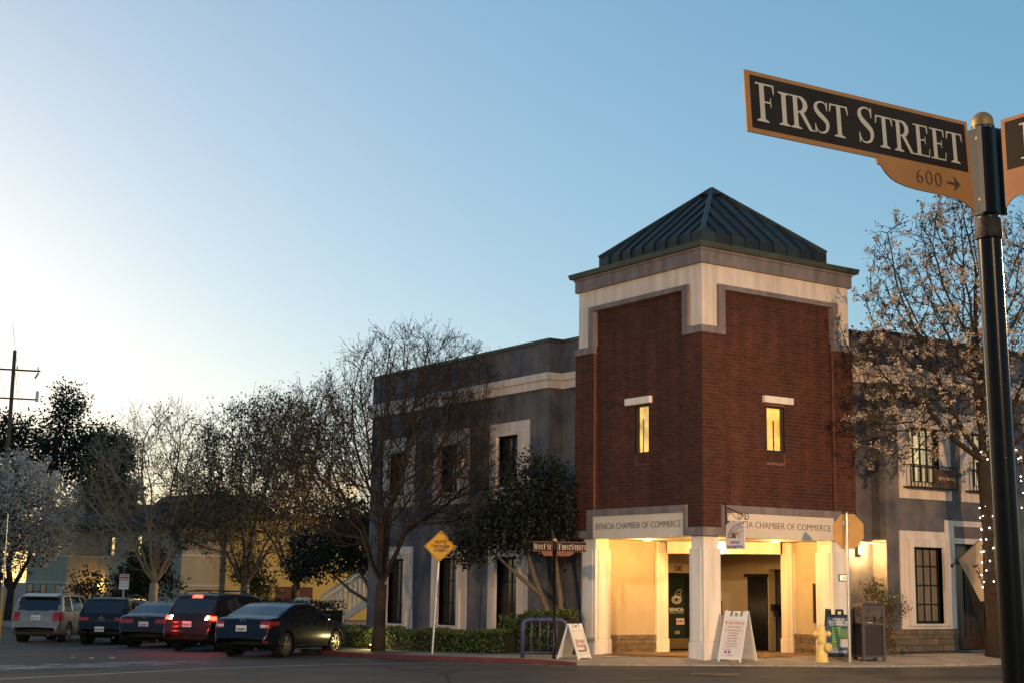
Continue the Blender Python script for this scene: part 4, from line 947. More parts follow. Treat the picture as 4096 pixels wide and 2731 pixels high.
def facepatch(fr, side, x0, x1, s0, s1, mt, name, e=.0042):
    po, P, n = fr[side]; sg_ = 1 if side else -1
    V = (P(0,1)-P(0,0)).normalized(); U = V.cross(n); h_ = (P(0,1)-P(0,0)).length
    q = [P(0,s0)+U*x0, P(0,s0)+U*x1, P(0,s1)+U*x1, P(0,s1)+U*x0]
    MB().hexa([p-n*.006 for p in q]+[p-n*e for p in q]).build(name, mt, po)
rose = mat('rose_print', (.42,.16,.12), .7, var=0); tinyp = mat('grey_print', (.25,.18,.16), .7, var=0); pp = mat('pink_paper', (.70,.60,.57), .7, var=.02)
aR, frR = aboard('taller white sandwich board with a pink price list against the centre porch column', (23.62, 25.12, pav_z(23.62, 25.12)), -YAW-.72, M['white'], h=1.15, spread=.37)
facepatch(frR, 0, -.26, .26, .10, .82, pp, 'poster')
facetext(frR, 0, 'Boujie Beauty', .094, 0, .735, rose); facetext(frR, 0, 'Come get Boujie', .052, 0, .665, tinyp)
for k, t in enumerate(('Ear Piercing Saline & Kelo', 'Tooth whitening', 'Microblading', 'Lash Extensions', 'Botox / Filler', 'Brow Lamination', 'Lash Lifts / Tints')): facetext(frR, 0, t, .045, 0, .60-.052*k, tinyp)
facepatch(frR, 0, -.16, -.10, .165, .215, mat('red_icon', (.45,.06,.12), .6), 'icon', .0036); facepatch(frR, 0, -.06, .0, .165, .215, mat('blue_icon', (.04,.08,.35), .6), 'icon', .0036)
facetext(frR, 0, 'f', .05, -.03, .172, M['white']); facetext(frR, 0, 'Find us on social media', .024, -.10, .235, tinyp); facetext(frR, 0, 'Located at', .022, 0, .135, tinyp); facetext(frR, 0, '50 East F Street', .026, 0, .112, tinyp)
aL, frL = aboard('short white sandwich board with red lettering and a black arrow by the bike rack', (20.88, 27.72, pav_z(20.88, 27.72)), -YAW+.95, M['white'], w=.56, h=.82, spread=.31)
facetext(frL, 0, 'Boujie', .145, 0, .46, rose); facetext(frL, 0, 'Beauty', .145, 0, .34, rose)
facepatch(frL, 0, -.17, .12, .215, .265, M['letter'], 'arrow_bar', .0036)
po, P, n = frL[0]; V = (P(0,1)-P(0,0)).normalized(); U = V.cross(n)
ah = MB(); ah.add([P(0,.19)+U*.12-n*.0035, P(0,.293)+U*.19-n*.0035, P(0,.395)+U*.12-n*.0035], [(0,1,2)]); ah.build('arrow_head', M['letter'], po)
facetext(frL, 0, 'LOCATED AROUND BACK', .022, -.025, .232, M['white'])
bdr = MB()
for x0, x1, sa, sb in ((-.21,.21,.145,.153),(-.21,.21,.79,.798),(-.21,-.203,.153,.79),(.203,.21,.153,.79)):
    q = [P(0,sa)+U*x0, P(0,sa)+U*x1, P(0,sb)+U*x1, P(0,sb)+U*x0]; bdr.add([p-n*.0036 for p in q], [(0,1,2,3)])
bdr.build('border', rose, po)
aB, frB = aboard('black sandwich board with a blue and green poster behind the fire hydrant', (26.18, 24.35, pav_z(26.18, 24.35)), -YAW-.45, M['black'], w=.66, h=1.16, spread=.36)
navy = mat('navy_print', (.035,.075,.14), .6, var=.03); grn = mat('green_print', (.14,.30,.06), .6, var=.05)
facepatch(frB, 0, -.28, .28, .10, .825, navy, 'poster')
facepatch(frB, 0, -.14, .06, .24, .64, grn, 'green_band', .0036); facepatch(frB, 0, .07, .26, .42, .60, mat('light_green_print', (.10,.20,.08), .6), 'green_block', .0034); facepatch(frB, 0, .06, .27, .24, .40, mat('pale_print', (.50,.46,.44), .6), 'pale_block', .0036)
for k, t in enumerate(('BENICIA', 'CHAMBER OF', 'COMMERCE')): facetext(frB, 0, t, .078, 0, .765-.052*k, M['white'], offset=.001)
facetext(frB, 0, 'GOLF', .075, -.05, .185, M['white'], offset=.001); facetext(frB, 0, 'TOURNAMENT', .075, -.02, .130, M['white'], offset=.001)
for k in range(4): facepatch(frB, 0, -.11, .02, .50-.05*k, .508-.05*k, M['white'], 'small_print', .0030)

# ------------------------------------------------------------------ litter bin
tb = thing('litter_bin', 'grey metal litter bin with pierced sides and a hooded top', 'litter bin', (26.62, 23.85, pav_z(26.62, 23.85)), rz=-YAW+.22)
gm_ = mat('bin_grey', (.07,.060,.064), .55, metal=.3, var=.08)
w_, d_ = .26, .24
fr_ = MB()
for x in (-w_, w_):
    for y in (-d_, d_): fr_.box(x-.03, y-.03, .0, x+.03, y+.03, 1.20)
fr_.build('frame', gm_, tb)
bs = MB(); bs.box(-w_-.02,-d_-.02,.07,w_+.02,d_+.02,.12); bs.box(-w_-.02,-d_-.02,.82,w_+.02,d_+.02,.87); bs.build('rim', gm_, tb)
MB().box(-w_+.05,-d_+.05,.12,w_-.05,d_-.05,.80).build('liner', mat('bin_liner', (.03,.026,.022), .7), tb)
for (a, b, ax1, fixed) in ((-w_+.03, w_-.03, 'x', -d_), (-w_+.03, w_-.03, 'x', d_), (-d_+.03, d_-.03, 'y', w_), (-d_+.03, d_-.03, 'y', -w_)):
    lat = MB(); n = int((b-a)/.055)
    def seg(p, q):
        pa = Vector((p[0], fixed, p[1])) if ax1 == 'x' else Vector((fixed, p[0], p[1])); pb2 = Vector((q[0], fixed, q[1])) if ax1 == 'x' else Vector((fixed, q[0], q[1]))
        lat.bar(pa, pb2, .009, .006)
    H = .70; s = .075
    k = -H
    while k < (b-a):
        x0 = max(0, k); z0 = x0-k; x1 = min(b-a, k+H); z1 = x1-k
        if x1-x0 > .02:
            seg((a+x0, .12+z0), (a+x1, .12+z1)); seg((b-x0, .12+z0), (b-x1, .12+z1))
        k += s
    lat.build('lattice_panel', gm_, tb)
hd = MB(); hd.box(-w_-.035,-d_-.035,1.20,w_+.035,d_+.035,1.25); hd.box(-w_+.03,-d_-.005,1.02,w_-.03,-d_+.01,1.20); hd.box(-w_+.03,d_-.01,1.02,w_-.03,d_+.005,1.20); hd.box(-w_-.005,-d_+.03,1.02,-w_+.01,d_-.03,1.20); hd.box(w_-.01,-d_+.03,1.02,w_+.005,d_-.03,1.20)
hd.hexa([(-w_-.03,-d_-.03,1.25),(w_+.03,-d_-.03,1.25),(w_+.03,d_+.03,1.25),(-w_-.03,d_+.03,1.25),(-.2,-.15,1.33),(.2,-.15,1.33),(.2,.15,1.33),(-.2,.15,1.33)])
hd.build('hood', gm_, tb)
MB().tube([(-.10+.05*math.cos(a), -d_-.012, 1.11+.05*math.sin(a)) for a in [i*.55 for i in range(8)]], .007, 5).build('recycling_mark', M['dark'], tb)

# ------------------------------------------------------------------ blue bike rack
bp = mat('rack_blue', (.055,.055,.16), .5, var=.08)
bx, by = 20.3, 29.0
rk = thing('bike_rack', 'blue tubular bike rack on the pavement before the hedge', 'bike rack', (bx, by, pav_z(bx, by)), rz=0)
A = Vector((0, 0, 0)); B = Vector((.86, -.55, 0)); dd = (B-A).normalized(); L = (B-A).length
pth = [A]+[A+dd*(.16*(1-math.cos(t)))+Vector((0,0,.90-.16+.16*math.sin(t))) for t in [i*math.pi/12 for i in range(7)]]+[B-dd*(.16*(1-math.cos(t)))+Vector((0,0,.90-.16+.16*math.sin(t))) for t in [i*math.pi/12 for i in range(6,-1,-1)]]+[B+Vector((0,0,-.03))]
MB().tube(pth, .052, 14).build('hoop', bp, rk, smooth=True)
for k in (1, 2, 3, 4): p = A+dd*(L*k/5); MB().tube([p+Vector((0,0,.14)), p+Vector((0,0,.88))], .017, 8).build('upright', bp, rk, smooth=True)
MB().bar(A+Vector((0,0,.13)), B+Vector((0,0,.13)), .022, .016).build('bottom_rail', bp, rk)

# ------------------------------------------------------------------ assumed street lamps, none in view, added for the warm light on the corner
def assumed_street_lamp(loc, power, label, tox, cutoff=None, tint=(1,.66,.36)):
    t = thing('assumed_street_lamp', label, 'street lamp', loc)
    MB().lathe([(.14,0),(.14,.25),(.09,.3),(.06,6.4)], n=12).build('pole', M['dark'], t, smooth=True, autosmooth=40)
    d = Vector((tox[0], tox[1], 0)).normalized()
    MB().tube([(0,0,6.3), d*.5+Vector((0,0,6.75)), d*1.5+Vector((0,0,6.8))], .035, 8).build('arm', M['dark'], t)
    hd = MB().obox(d*1.75+Vector((0,0,6.8)), d, Vector((-d.y, d.x, 0)), (0,0,1), .32, .14, .07).build('lamp_head', M['dark'], t)
    MB().obox(d*1.75+Vector((0,0,6.72)), d, Vector((-d.y, d.x, 0)), (0,0,1), .26, .10, .012).build('diffuser', mat('sodium_glow', (.9,.7,.4), .5, var=0, emit=(1,.60,.24), estr=60) if 'sodium_glow' not in bpy.data.materials else bpy.data.materials['sodium_glow'], hd)
    l = bpy.data.lights.new('assumed_street_lamp_light', 'SPOT' if cutoff else 'POINT'); l.energy = power*EK; l.color = tint; l.shadow_soft_size = .12
    if cutoff: l.spot_size = R_(cutoff); l.spot_blend = .14      # full cut-off head: nothing goes upwards
    link('assumed_street_lamp_light', l, t, d*1.75+Vector((0,0,6.68)))
assumed_street_lamp((-2.5, 14.0, 0), 15500, 'assumed street lamp across the side street, out of view to the left', (1, .2))
assumed_street_lamp((21.0, 7.5, 0), 14500, 'assumed street lamp on the near kerb of First Street, out of view to the right', (.1, 1), tint=(1,.60,.27))
assumed_street_lamp((-1.0, -13.0, 0), 6000, 'assumed street lamp on First Street behind the viewpoint', (.2, 1))  # assumed lamp, placed to light the face of the foreground sign
assumed_street_lamp((35.8, 60.5, -.6), 9500, 'assumed car park lamp, added out of sight behind the end of the grey wing', (-.3, .3), tint=(1,.62,.24))  # unseen lamp, added for the warm light on the ochre wall

# ------------------------------------------------------------------ vegetation
def tubes_np(P0, P1, r0, r1, n=4):
    P0 = np.asarray(P0, float); P1 = np.asarray(P1, float); r0 = np.asarray(r0)[:, None, None]; r1 = np.asarray(r1)[:, None, None]
    d = P1-P0; d /= np.maximum(np.linalg.norm(d, axis=1, keepdims=True), 1e-9)
    t = np.where(np.abs(d[:, 2:3]) < .9, [[0, 0, 1.]], [[1., 0, 0]]); u = np.cross(d, t); u /= np.linalg.norm(u, axis=1, keepdims=True); w = np.cross(d, u)
    a = np.arange(n)*2*np.pi/n; ring = u[:, None]*np.cos(a)[None, :, None]+w[:, None]*np.sin(a)[None, :, None]
    V = np.concatenate([P0[:, None]+ring*r0, P1[:, None]+ring*r1], 1).reshape(-1, 3)
    b = (np.arange(len(P0))*2*n)[:, None]; k = np.arange(n); k2 = (k+1) % n
    F = np.stack([b+k, b+k2, b+n+k2, b+n+k], -1).reshape(-1, 4); return V, F
def leaves_np(C, size, R, up_bias=0.0, aspect=.55, tri=False):
    n = len(C); a = R.normal(size=(n, 3)); a[:, 2] += up_bias; a /= np.linalg.norm(a, axis=1, keepdims=True)
    b = R.normal(size=(n, 3)); b -= a*(a*b).sum(1, keepdims=True); b /= np.linalg.norm(b, axis=1, keepdims=True)
    s = (size*R.uniform(.6, 1.3, n))[:, None] if np.isscalar(size) else size[:, None]
    V = np.stack([C-a*s*.5, C+b*s*aspect*.5, C+a*s*.5, C-b*s*aspect*.5], 1).reshape(-1, 3)
    return V, np.arange(4*n).reshape(-1, 4)
def colonize(R, roots, att, step=.25, infl=2.5, kill=.45, up=.12, iters=90, jitter=.08):
    """roots: list of (point, direction). returns nodes, parents"""
    kc = {}; N = [np.array(p, float) for p, _ in roots]; D = [np.array(d, float) for _, d in roots]; par = [-1]*len(N)
    A = np.array(att, float); near = np.full(len(A), -1); nd = np.full(len(A), 1e9); done = 0
    for it in range(iters):
        new = np.array(N[done:])
        if len(new) and len(A):
            for c in range(0, len(new), 256):
                dist = np.linalg.norm(A[:, None]-new[None, c:c+256], axis=2); j = dist.argmin(1); m = dist[np.arange(len(A)), j]; b = m < nd; nd[b] = m[b]; near[b] = j[b]+done+c
        done = len(N)
        keep = nd > kill; A = A[keep]; near = near[keep]; nd = nd[keep]
        if not len(A): break
        act = nd < infl
        if not act.any(): act = nd < nd.min()+.3
        idx = np.unique(near[act]); pos = np.array(N)
        dirs = A[act]-pos[near[act]]; dirs /= np.linalg.norm(dirs, axis=1, keepdims=True)
        acc = np.zeros((len(N), 3)); np.add.at(acc, near[act], dirs)
        for i in idx:
            v = acc[i]; L = np.linalg.norm(v)
            if L < 1e-6: continue
            v = v/L+np.array([0, 0, up])+R.normal(size=3)*jitter+.35*D[i]; v /= np.linalg.norm(v)
            N.append(pos[i]+v*step); par.append(int(i)); D.append(v)
    return np.array(N), np.array(par), np.array(D)
def radii(par, tip=.008, p=2.3, rmax=.2):
    n = len(par); s = np.zeros(n); kids = np.zeros(n, int)
    for i in range(n-1, -1, -1):
        if par[i] >= 0: kids[par[i]] += 1
    for i in range(n-1, -1, -1):
        if kids[i] == 0: s[i] = tip**p
        if par[i] >= 0: s[par[i]] += s[i]
    return np.minimum(s**(1/p), rmax), kids

def tree(name, label, cat, loc, seed, trunk, shape, bark, leafs, natt=900, step=.25, twigs=3, twig_len=.45, tip=.010, kill=.5, infl=2.4, up=.15, group=None, stems=None, p=2.3, twig_up=.35, rtrunk=.16):
    """trunk: polyline (local) ending at the fork; shape(R,n) -> attractors; leafs: list of (part name, material, per tip, size, spread, aspect)"""
    R = np.random.default_rng(seed); t = thing(name, label, cat, loc, 0, group)
    T = np.array(trunk, float); att = shape(R, natt)
    roots = [(T[-1], (0, 0, 1))] if stems is None else [(T[-1]+np.array(s)*.1, np.array(s)/np.linalg.norm(s)) for s in stems]
    if stems is not None:                        # lead every stem away from the fork first
        N = []; par = []; D = []
        for s in stems:
            s = np.array(s, float); L = np.linalg.norm(s); s /= L; prev = -1; q = T[-1].copy(); m = max(2, int(L/step))
            for k in range(m):
                v = s+np.array([0, 0, .5*k/m])+R.normal(size=3)*.06; v /= np.linalg.norm(v); q = q+v*step; N.append(q.copy()); par.append(prev); D.append(v); prev = len(N)-1
        N2, par2, D2 = colonize_from(R, N, par, D, att, step, infl, kill, up)
    else: N2, par2, D2 = colonize(R, roots, att, step, infl, kill, up)
    rad, kids = radii(par2, tip, p, rtrunk*.9)
    has = par2 >= 0
    P0 = N2[par2[has]]; P1 = N2[has]; r1 = rad[has]; r0 = np.minimum(rad[par2[has]], r1*1.25)
    rt_ = ~has; P0 = np.concatenate([P0, np.repeat(T[-1:], rt_.sum(), 0)]); P1 = np.concatenate([P1, N2[rt_]]); r0 = np.concatenate([r0, np.minimum(rad[rt_]*1.2, rtrunk)]); r1 = np.concatenate([r1, rad[rt_]])
    V1, F1 = tubes_np(P0, P1, r0, r1, 5)
    # trunk as one tapered tube
    tm = MB(); nT = len(T); tm.tube([tuple(q) for q in T], [rtrunk*(1.32 if i == 0 else 1.08-.16*i/nT) for i in range(nT)], 14)
    tm.build('trunk', bark, t, smooth=True)
    link('branches', npmesh('branches', V1, F1, bark, True), t)
    # twigs
    ends = np.where(kids <= 1)[0]; ends = ends[R.random(len(ends)) < .95]; C = []; A0 = []; A1 = []
    for _ in range(twigs):
        base = N2[ends]; d = D2[ends]*.8+R.normal(size=(len(ends), 3))*.6+np.array([0, 0, twig_up]); d /= np.linalg.norm(d, axis=1, keepdims=True)
        L = twig_len*R.uniform(.4, 1.2, len(ends))[:, None]; mid = base+d*L*.5+R.normal(size=base.shape)*.03; tipp = mid+d*L*.5+R.normal(size=base.shape)*.05
        A0 += [base, mid]; A1 += [mid, tipp]; C += [mid, tipp]
        d2 = d+R.normal(size=base.shape)*.5; d2 /= np.linalg.norm(d2, axis=1, keepdims=True); t2 = mid+d2*L*.45; A0.append(mid); A1.append(t2); C.append(t2)
    A0 = np.concatenate(A0); A1 = np.concatenate(A1); C = np.concatenate(C)
    V2, F2 = tubes_np(A0, A1, np.full(len(A0), tip*.75), np.full(len(A0), tip*.45), 3)
    link('twigs', npmesh('twigs', V2, F2, bark), t)['kind'] = 'stuff'
    for pn, mt, per, size, spread, asp in leafs:
        k = np.repeat(np.arange(len(C)), max(1, int(math.ceil(per)))); 
        if per < 1: k = k[R.random(len(k)) < per]
        q = C[k]+R.normal(size=(len(k), 3))*spread
        V3, F3 = leaves_np(q, size, R, aspect=asp); link(pn, npmesh(pn, V3, F3, mt), t)['kind'] = 'stuff'
    return t, C
def colonize_from(R, N, par, D, att, step, infl, kill, up, iters=90):
    kc = {}; N = list(N); par = list(par); D = list(D); A = np.array(att, float); near = np.full(len(A), -1); nd = np.full(len(A), 1e9); done = 0
    for it in range(iters):
        new = np.array(N[done:])
        if len(new):
            for c in range(0, len(new), 256):
                dist = np.linalg.norm(A[:, None]-new[None, c:c+256], axis=2); j = dist.argmin(1); m = dist[np.arange(len(A)), j]; b = m < nd; nd[b] = m[b]; near[b] = j[b]+done+c
        done = len(N); keep = nd > kill; A = A[keep]; near = near[keep]; nd = nd[keep]
        if not len(A): break
        act = nd < infl
        if not act.any(): act = nd < nd.min()+.3
        pos = np.array(N); dirs = A[act]-pos[near[act]]; dirs /= np.linalg.norm(dirs, axis=1, keepdims=True)
        acc = np.zeros((len(N), 3)); np.add.at(acc, near[act], dirs)
        for i in np.unique(near[act]):
            v = acc[i]; L = np.linalg.norm(v)
            if L < 1e-6 or kc.get(i, 0) >= 3: continue
            kc[i] = kc.get(i, 0)+1
            v = v/L+np.array([0, 0, up])+R.normal(size=3)*.10+.45*D[i]; v /= np.linalg.norm(v); N.append(pos[i]+v*step); par.append(int(i)); D.append(v)
    return np.array(N), np.array(par), np.array(D)
def ellipsoids(parts):
    """parts: (cx,cy,cz,rx,ry,rz,weight) filled ellipsoids"""
    w = np.array([q[6] for q in parts], float); w /= w.sum()
    def f(R, n):
        k = R.choice(len(parts), n, p=w); v = R.normal(size=(n, 3)); v /= np.linalg.norm(v, axis=1, keepdims=True); v *= R.random((n, 1))**.36
        q = np.array([p[:6] for p in parts])[k]; return q[:, :3]+v*q[:, 3:]
    return f
bark_pale = mat('pale_bark', (.12,.092,.068), .9, var=.25, scale=8, bump=.4, bscale=25)
bark_dark = mat('dark_bark', (.030,.021,.016), .95, var=.3, scale=8, bump=.4, bscale=25)
leaf_dark = mat('small_dark_leaves', (.013,.014,.006), .7, var=.4, scale=2.5, island=.35)
leaf_olive = mat('olive_leaves', (.018,.023,.007), .65, var=.4, scale=1.5, island=.35)
leaf_ever = mat('evergreen_leaves', (.006,.011,.0045), .6, var=.4, scale=1.5, island=.4)
leaf_far = mat('far_foliage', (.013,.019,.010), .8, var=.4, scale=.6, island=.35)
leaf_bright = mat('fresh_green_leaves', (.09,.13,.022), .6, var=.4, scale=1.5, island=.35)
petal = mat('white_blossom', (.50,.39,.30), .7, var=.12, scale=3, island=.2)
petal_far = mat('pale_blossom', (.50,.43,.37), .7, var=.12, scale=2, island=.25)

# bare multi-stemmed tree beside the warning sign
fan = [(1.0*math.cos(a)*s, 1.0*math.sin(a)*s, h) for a, s, h in ((0,.9,1.5),(1.0,.7,1.9),(2.0,.9,1.6),(3.1,.95,1.5),(4.1,.8,1.8),(5.2,.9,1.6),(.5,.25,2.2),(3.6,.35,2.1))]
z0 = pav_z(20.61, 36.56)
tree('bare_tree', 'tall vase shaped twiggy tree right beside the yellow warning sign', 'tree', (20.61, 36.56, z0), 11,
     [(0,0,-.05),(.02,0,.7),(.04,.02,1.3),(.05,0,1.85)], ellipsoids([(.9,-.2,5.6,2.6,2.4,2.6,6),(1.4,-.6,7.0,2.0,1.8,2.2,4),(-.9,.4,5.6,2.0,2.0,2.3,4),(.4,0,7.6,1.7,1.7,1.6,3),(2.6,-1.4,4.7,1.5,1.5,1.6,2.4),(-1.7,.9,5.6,1.6,1.5,1.9,2),(-1.0,.4,4.0,1.5,1.5,1.3,1)]), bark_dark if False else mat('brown_bark', (.042,.029,.021), .9, var=.3, scale=8, bump=.3, bscale=25),
     [('leaf_sprays', leaf_dark, .8, .055, .05, .6)], natt=4200, step=.20, twigs=3, twig_len=.62, tip=.0092, stems=fan, kill=.30, rtrunk=.165, twig_up=.6)
# two more of the kind along the car park
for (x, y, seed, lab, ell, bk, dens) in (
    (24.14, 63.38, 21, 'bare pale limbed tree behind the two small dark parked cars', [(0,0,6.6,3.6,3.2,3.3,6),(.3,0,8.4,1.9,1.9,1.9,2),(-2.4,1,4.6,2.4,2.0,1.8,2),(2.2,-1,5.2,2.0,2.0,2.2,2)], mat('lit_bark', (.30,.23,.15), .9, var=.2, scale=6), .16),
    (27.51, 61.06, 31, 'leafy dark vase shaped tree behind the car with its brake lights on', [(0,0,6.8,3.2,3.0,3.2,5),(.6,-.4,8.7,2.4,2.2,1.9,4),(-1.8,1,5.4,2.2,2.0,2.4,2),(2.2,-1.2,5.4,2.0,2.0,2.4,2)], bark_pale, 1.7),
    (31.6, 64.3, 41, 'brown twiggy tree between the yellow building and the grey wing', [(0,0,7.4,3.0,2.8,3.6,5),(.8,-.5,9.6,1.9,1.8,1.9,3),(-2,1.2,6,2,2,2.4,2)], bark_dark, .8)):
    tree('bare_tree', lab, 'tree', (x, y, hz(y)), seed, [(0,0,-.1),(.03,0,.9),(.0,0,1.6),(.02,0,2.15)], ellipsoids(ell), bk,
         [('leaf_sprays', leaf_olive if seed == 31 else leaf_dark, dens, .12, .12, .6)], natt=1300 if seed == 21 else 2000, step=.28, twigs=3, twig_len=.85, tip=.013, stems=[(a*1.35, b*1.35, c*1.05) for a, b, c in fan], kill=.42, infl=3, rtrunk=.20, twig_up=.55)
# blossoming pear tree at the right with fairy lights
tr_, Cb = tree('blossom_tree', 'white blossoming pear tree wound with fairy lights in front of the right wing', 'tree', (31.08, 23.68, .10), 51,
     [(0,0,-.1),(.02,0,.8),(-.02,.02,1.8),(.0,0,2.9),(-.08,.0,4.0),(-.15,.03,4.9)], ellipsoids([(-.6,.1,9.2,3.0,2.4,2.5,7),(-2.2,.3,7.6,2.2,1.8,1.7,4),(-2.9,.4,5.7,1.5,1.4,1.3,2),(1.4,-.6,8.2,2.4,2.2,2.6,5),(-.2,0,11.0,1.6,1.5,1.1,2),(1.8,-1.0,5.8,1.8,1.8,1.3,2),(-1.2,.2,6.6,1.8,1.6,1.2,2)]), bark_dark,
     [('leaf_sprays', mat('pear_leaves', (.050,.042,.014), .6, var=.4, scale=3, island=.35), 1.0, .085, .07, .6)], natt=2300, step=.24, twigs=2, twig_len=.45, tip=.010, stems=[(-1.6,.2,1.6),(-.8,-.3,2.2),(.2,.1,2.4),(1.2,-.5,1.8),(.9,.5,2.0),(-2.0,.4,.9),(1.9,-.9,1.1)], kill=.35, rtrunk=.235, twig_up=.2, p=2.1)
R = np.random.default_rng(5); cl = Cb[R.random(len(Cb)) < .13]; k = np.repeat(np.arange(len(cl)), 24)
q = cl[k]+R.normal(size=(len(k), 3))*.042; V, F = leaves_np(q, .048, R, aspect=.95); link('blossom_clusters', npmesh('blossom', V, F, petal), tr_)['kind'] = 'stuff'
for s in (-1, 1): pass
fl = thing('fairy_lights', 'string of white fairy lights wound round the blossom tree trunk', 'fairy lights', (31.08, 23.68, .10))
wire = []; bulbs = []
for i in range(260):
    t = i/259; z = 1.7+3.6*t; a = t*2*math.pi*13; r = .275-.03*t; wire.append((-.1*max(0, t-.5)+r*math.cos(a), r*math.sin(a), z))
    if i % 3 == 0: bulbs.append((wire[-1][0]*1.06, wire[-1][1]*1.06, z+rng.uniform(-.05,.05)))
MB().tube(wire, .006, 4).build('wire', M['dark'], fl)
bulb_m = MB().lathe([(.0,-.012),(.010,-.006),(.0115,.003),(.0,.013)], n=7, cap=False).mesh('bulb', mat('fairy_bulb', (1,1,1), .5, var=0, emit=(1,.93,.86), estr=40))
for b in bulbs: link('bulb', bulb_m, fl, b)
fl2 = thing('fairy_lights', 'bunch of white fairy lights drooping low on the right limb of the blossom tree', 'fairy lights', (31.75, 23.15, 0))
for i in range(26): link('bulb', bulb_m, fl2, (R.normal()*.10, R.normal()*.10, 2.4+3.2*R.random()))
MB().tube([(0,0,2.3),(.05,.02,3.3),(-.03,0,4.4),(0,.03,5.6)], .006, 4).build('wire', M['dark'], fl2)

def leafy(name, label, cat, loc, seed, blobs, n, size, mt, trunks, bark, group=None, aspect=.6, shell=.30, clump=.20, per=16, crown='crown'):
    """dense crown: leaf clumps scattered through ellipsoids, trunks: list of (points, radii)"""
    R = np.random.default_rng(seed); t = thing(name, label, cat, loc, 0, group)
    if trunks:
        mb = MB()
        for P, rr in trunks: mb.tube(P, rr, 8)
        mb.build('trunk', bark, t, smooth=True)
    w = np.array([b[3]*b[4]*b[5] for b in blobs])**.7; w /= w.sum(); m = n//per
    kk = R.choice(len(blobs), m, p=w); v = R.normal(size=(m, 3)); v /= np.linalg.norm(v, axis=1, keepdims=True); v *= (R.random((m, 1))**shell)
    B = np.array(blobs)[kk]; C = B[:, :3]+v*B[:, 3:6]*np.clip(1+.12*R.normal(size=(m, 1)), .7, 1.12)
    o_ = R.normal(size=(m*per, 3)); o_ /= np.linalg.norm(o_, axis=1, keepdims=True); o_ *= R.random((m*per, 1))**.4*np.repeat(R.uniform(.6, 1.5, (m, 1)), per, 0)
    q = np.repeat(C, per, 0)+o_*clump*1.9
    V, F = leaves_np(q, size, R, aspect=aspect); link(crown, npmesh(crown, V, F, mt), t)['kind'] = 'stuff'
    return t
# evergreen against the tower, leaning trunks
leafy('evergreen_tree', 'dense dark evergreen tree between the brick tower and the left wing', 'tree', (22.35, 31.3, hz(31.3)+.1), 61,
      [(-.1,.0,4.3,.75,.8,.95),(.25,-.3,4.0,.75,.7,.9),(-.55,.5,3.7,.9,.9,.8),(-1.1,1.0,3.1,.8,.9,.6),(.2,-.5,3.2,.6,.6,.6),(-.3,.3,3.1,1.0,.9,.6),(-1.2,1.5,2.6,.5,.6,.35)], 17000, .095, leaf_ever,
      [([(.1,-.9,-.1),(.05,-.5,1.0),(-.1,0,2.0),(-.3,.3,3.2)],[.10,.085,.07,.04]), ([(.1,-.85,0),(.25,-.7,1.4),(.25,-.4,2.6),(.2,-.3,3.6)],[.09,.075,.06,.04]), ([(-.05,-.3,1.5),(-.5,.3,2.1),(-.9,.9,2.7)],[.06,.05,.03])], bark_pale, clump=.13)
# round dark tree at the car park with a forked trunk
leafy('evergreen_tree', 'low round crowned dark tree with a forked trunk in front of the white stair rail', 'tree', (28.6, 51.8, hz(51.8)), 71,
      [(-1.4,.9,3.4,1.5,1.4,.95),(.2,0,3.9,1.6,1.5,1.2),(-.6,.4,4.6,1.4,1.3,.9),(.9,-.5,3.2,1.1,1.1,.8),(-2.1,1.4,2.8,.9,.9,.5),(1.0,-.6,4.6,1.1,1.0,.9)], 17000, .15, leaf_ever,
      [([(.9,-.6,-.1),(.55,-.35,1.0),(.2,0,1.9),(-.3,.3,2.9)],[.13,.11,.09,.05]), ([(.95,-.6,0),(1.0,-.6,1.2),(.8,-.3,2.2),(.8,-.2,3.2)],[.11,.09,.08,.05]), ([(.5,-.3,1.2),(-.5,.4,1.9),(-1.2,.8,2.6)],[.08,.06,.04])], bark_pale, clump=.20)
leafy('bush', 'backlit yellow green bush behind the bare tree at the end of the grey wing', 'bush', (35.5, 62.0, hz(62)), 72, [(0,0,4.6,1.5,1.4,1.3),(-1.2,.8,3.4,1.5,1.4,1.6),(.6,-.4,2.4,1.6,1.4,1.8)], 5000, .20, leaf_bright, [([(0,0,-.1),(0,0,3)],[.1,.06])], bark_dark, clump=.25)
leafy('weeping_shrub', 'hanging olive shrub left of the leafy car park tree trunk', 'shrub', (25.2, 66.5, hz(66)), 73, [(-.6,.5,2.0,.9,.9,1.1),(.4,-.2,2.3,1.0,.9,.8),(-.2,0,3.2,1.0,1.0,.8)], 3600, .17, leaf_olive, [([(0,0,-.1),(0,0,2)],[.08,.05])], bark_dark, clump=.2)
leafy('weeping_shrub', 'hanging olive shrub right of the leafy car park tree trunk', 'shrub', (29.0, 62.6, hz(62)), 74, [(0,0,1.9,.7,.7,1.0),(-.4,.2,2.7,.8,.8,.7)], 2600, .15, leaf_olive, [([(0,0,-.1),(0,0,2)],[.08,.05])], bark_dark, clump=.18)
leafy('weeping_shrub', 'olive shrub under the pale limbed tree by the apartment doors', 'shrub', (24.6, 68.5, hz(68)), 75, [(0,0,1.6,1.3,1.0,1.1),(-1.5,1,1.9,.8,.8,.9),(.6,-.4,2.6,1.0,.9,.8)], 3200, .17, leaf_olive, [([(0,0,-.1),(0,0,2)],[.08,.05])], bark_dark, clump=.2)
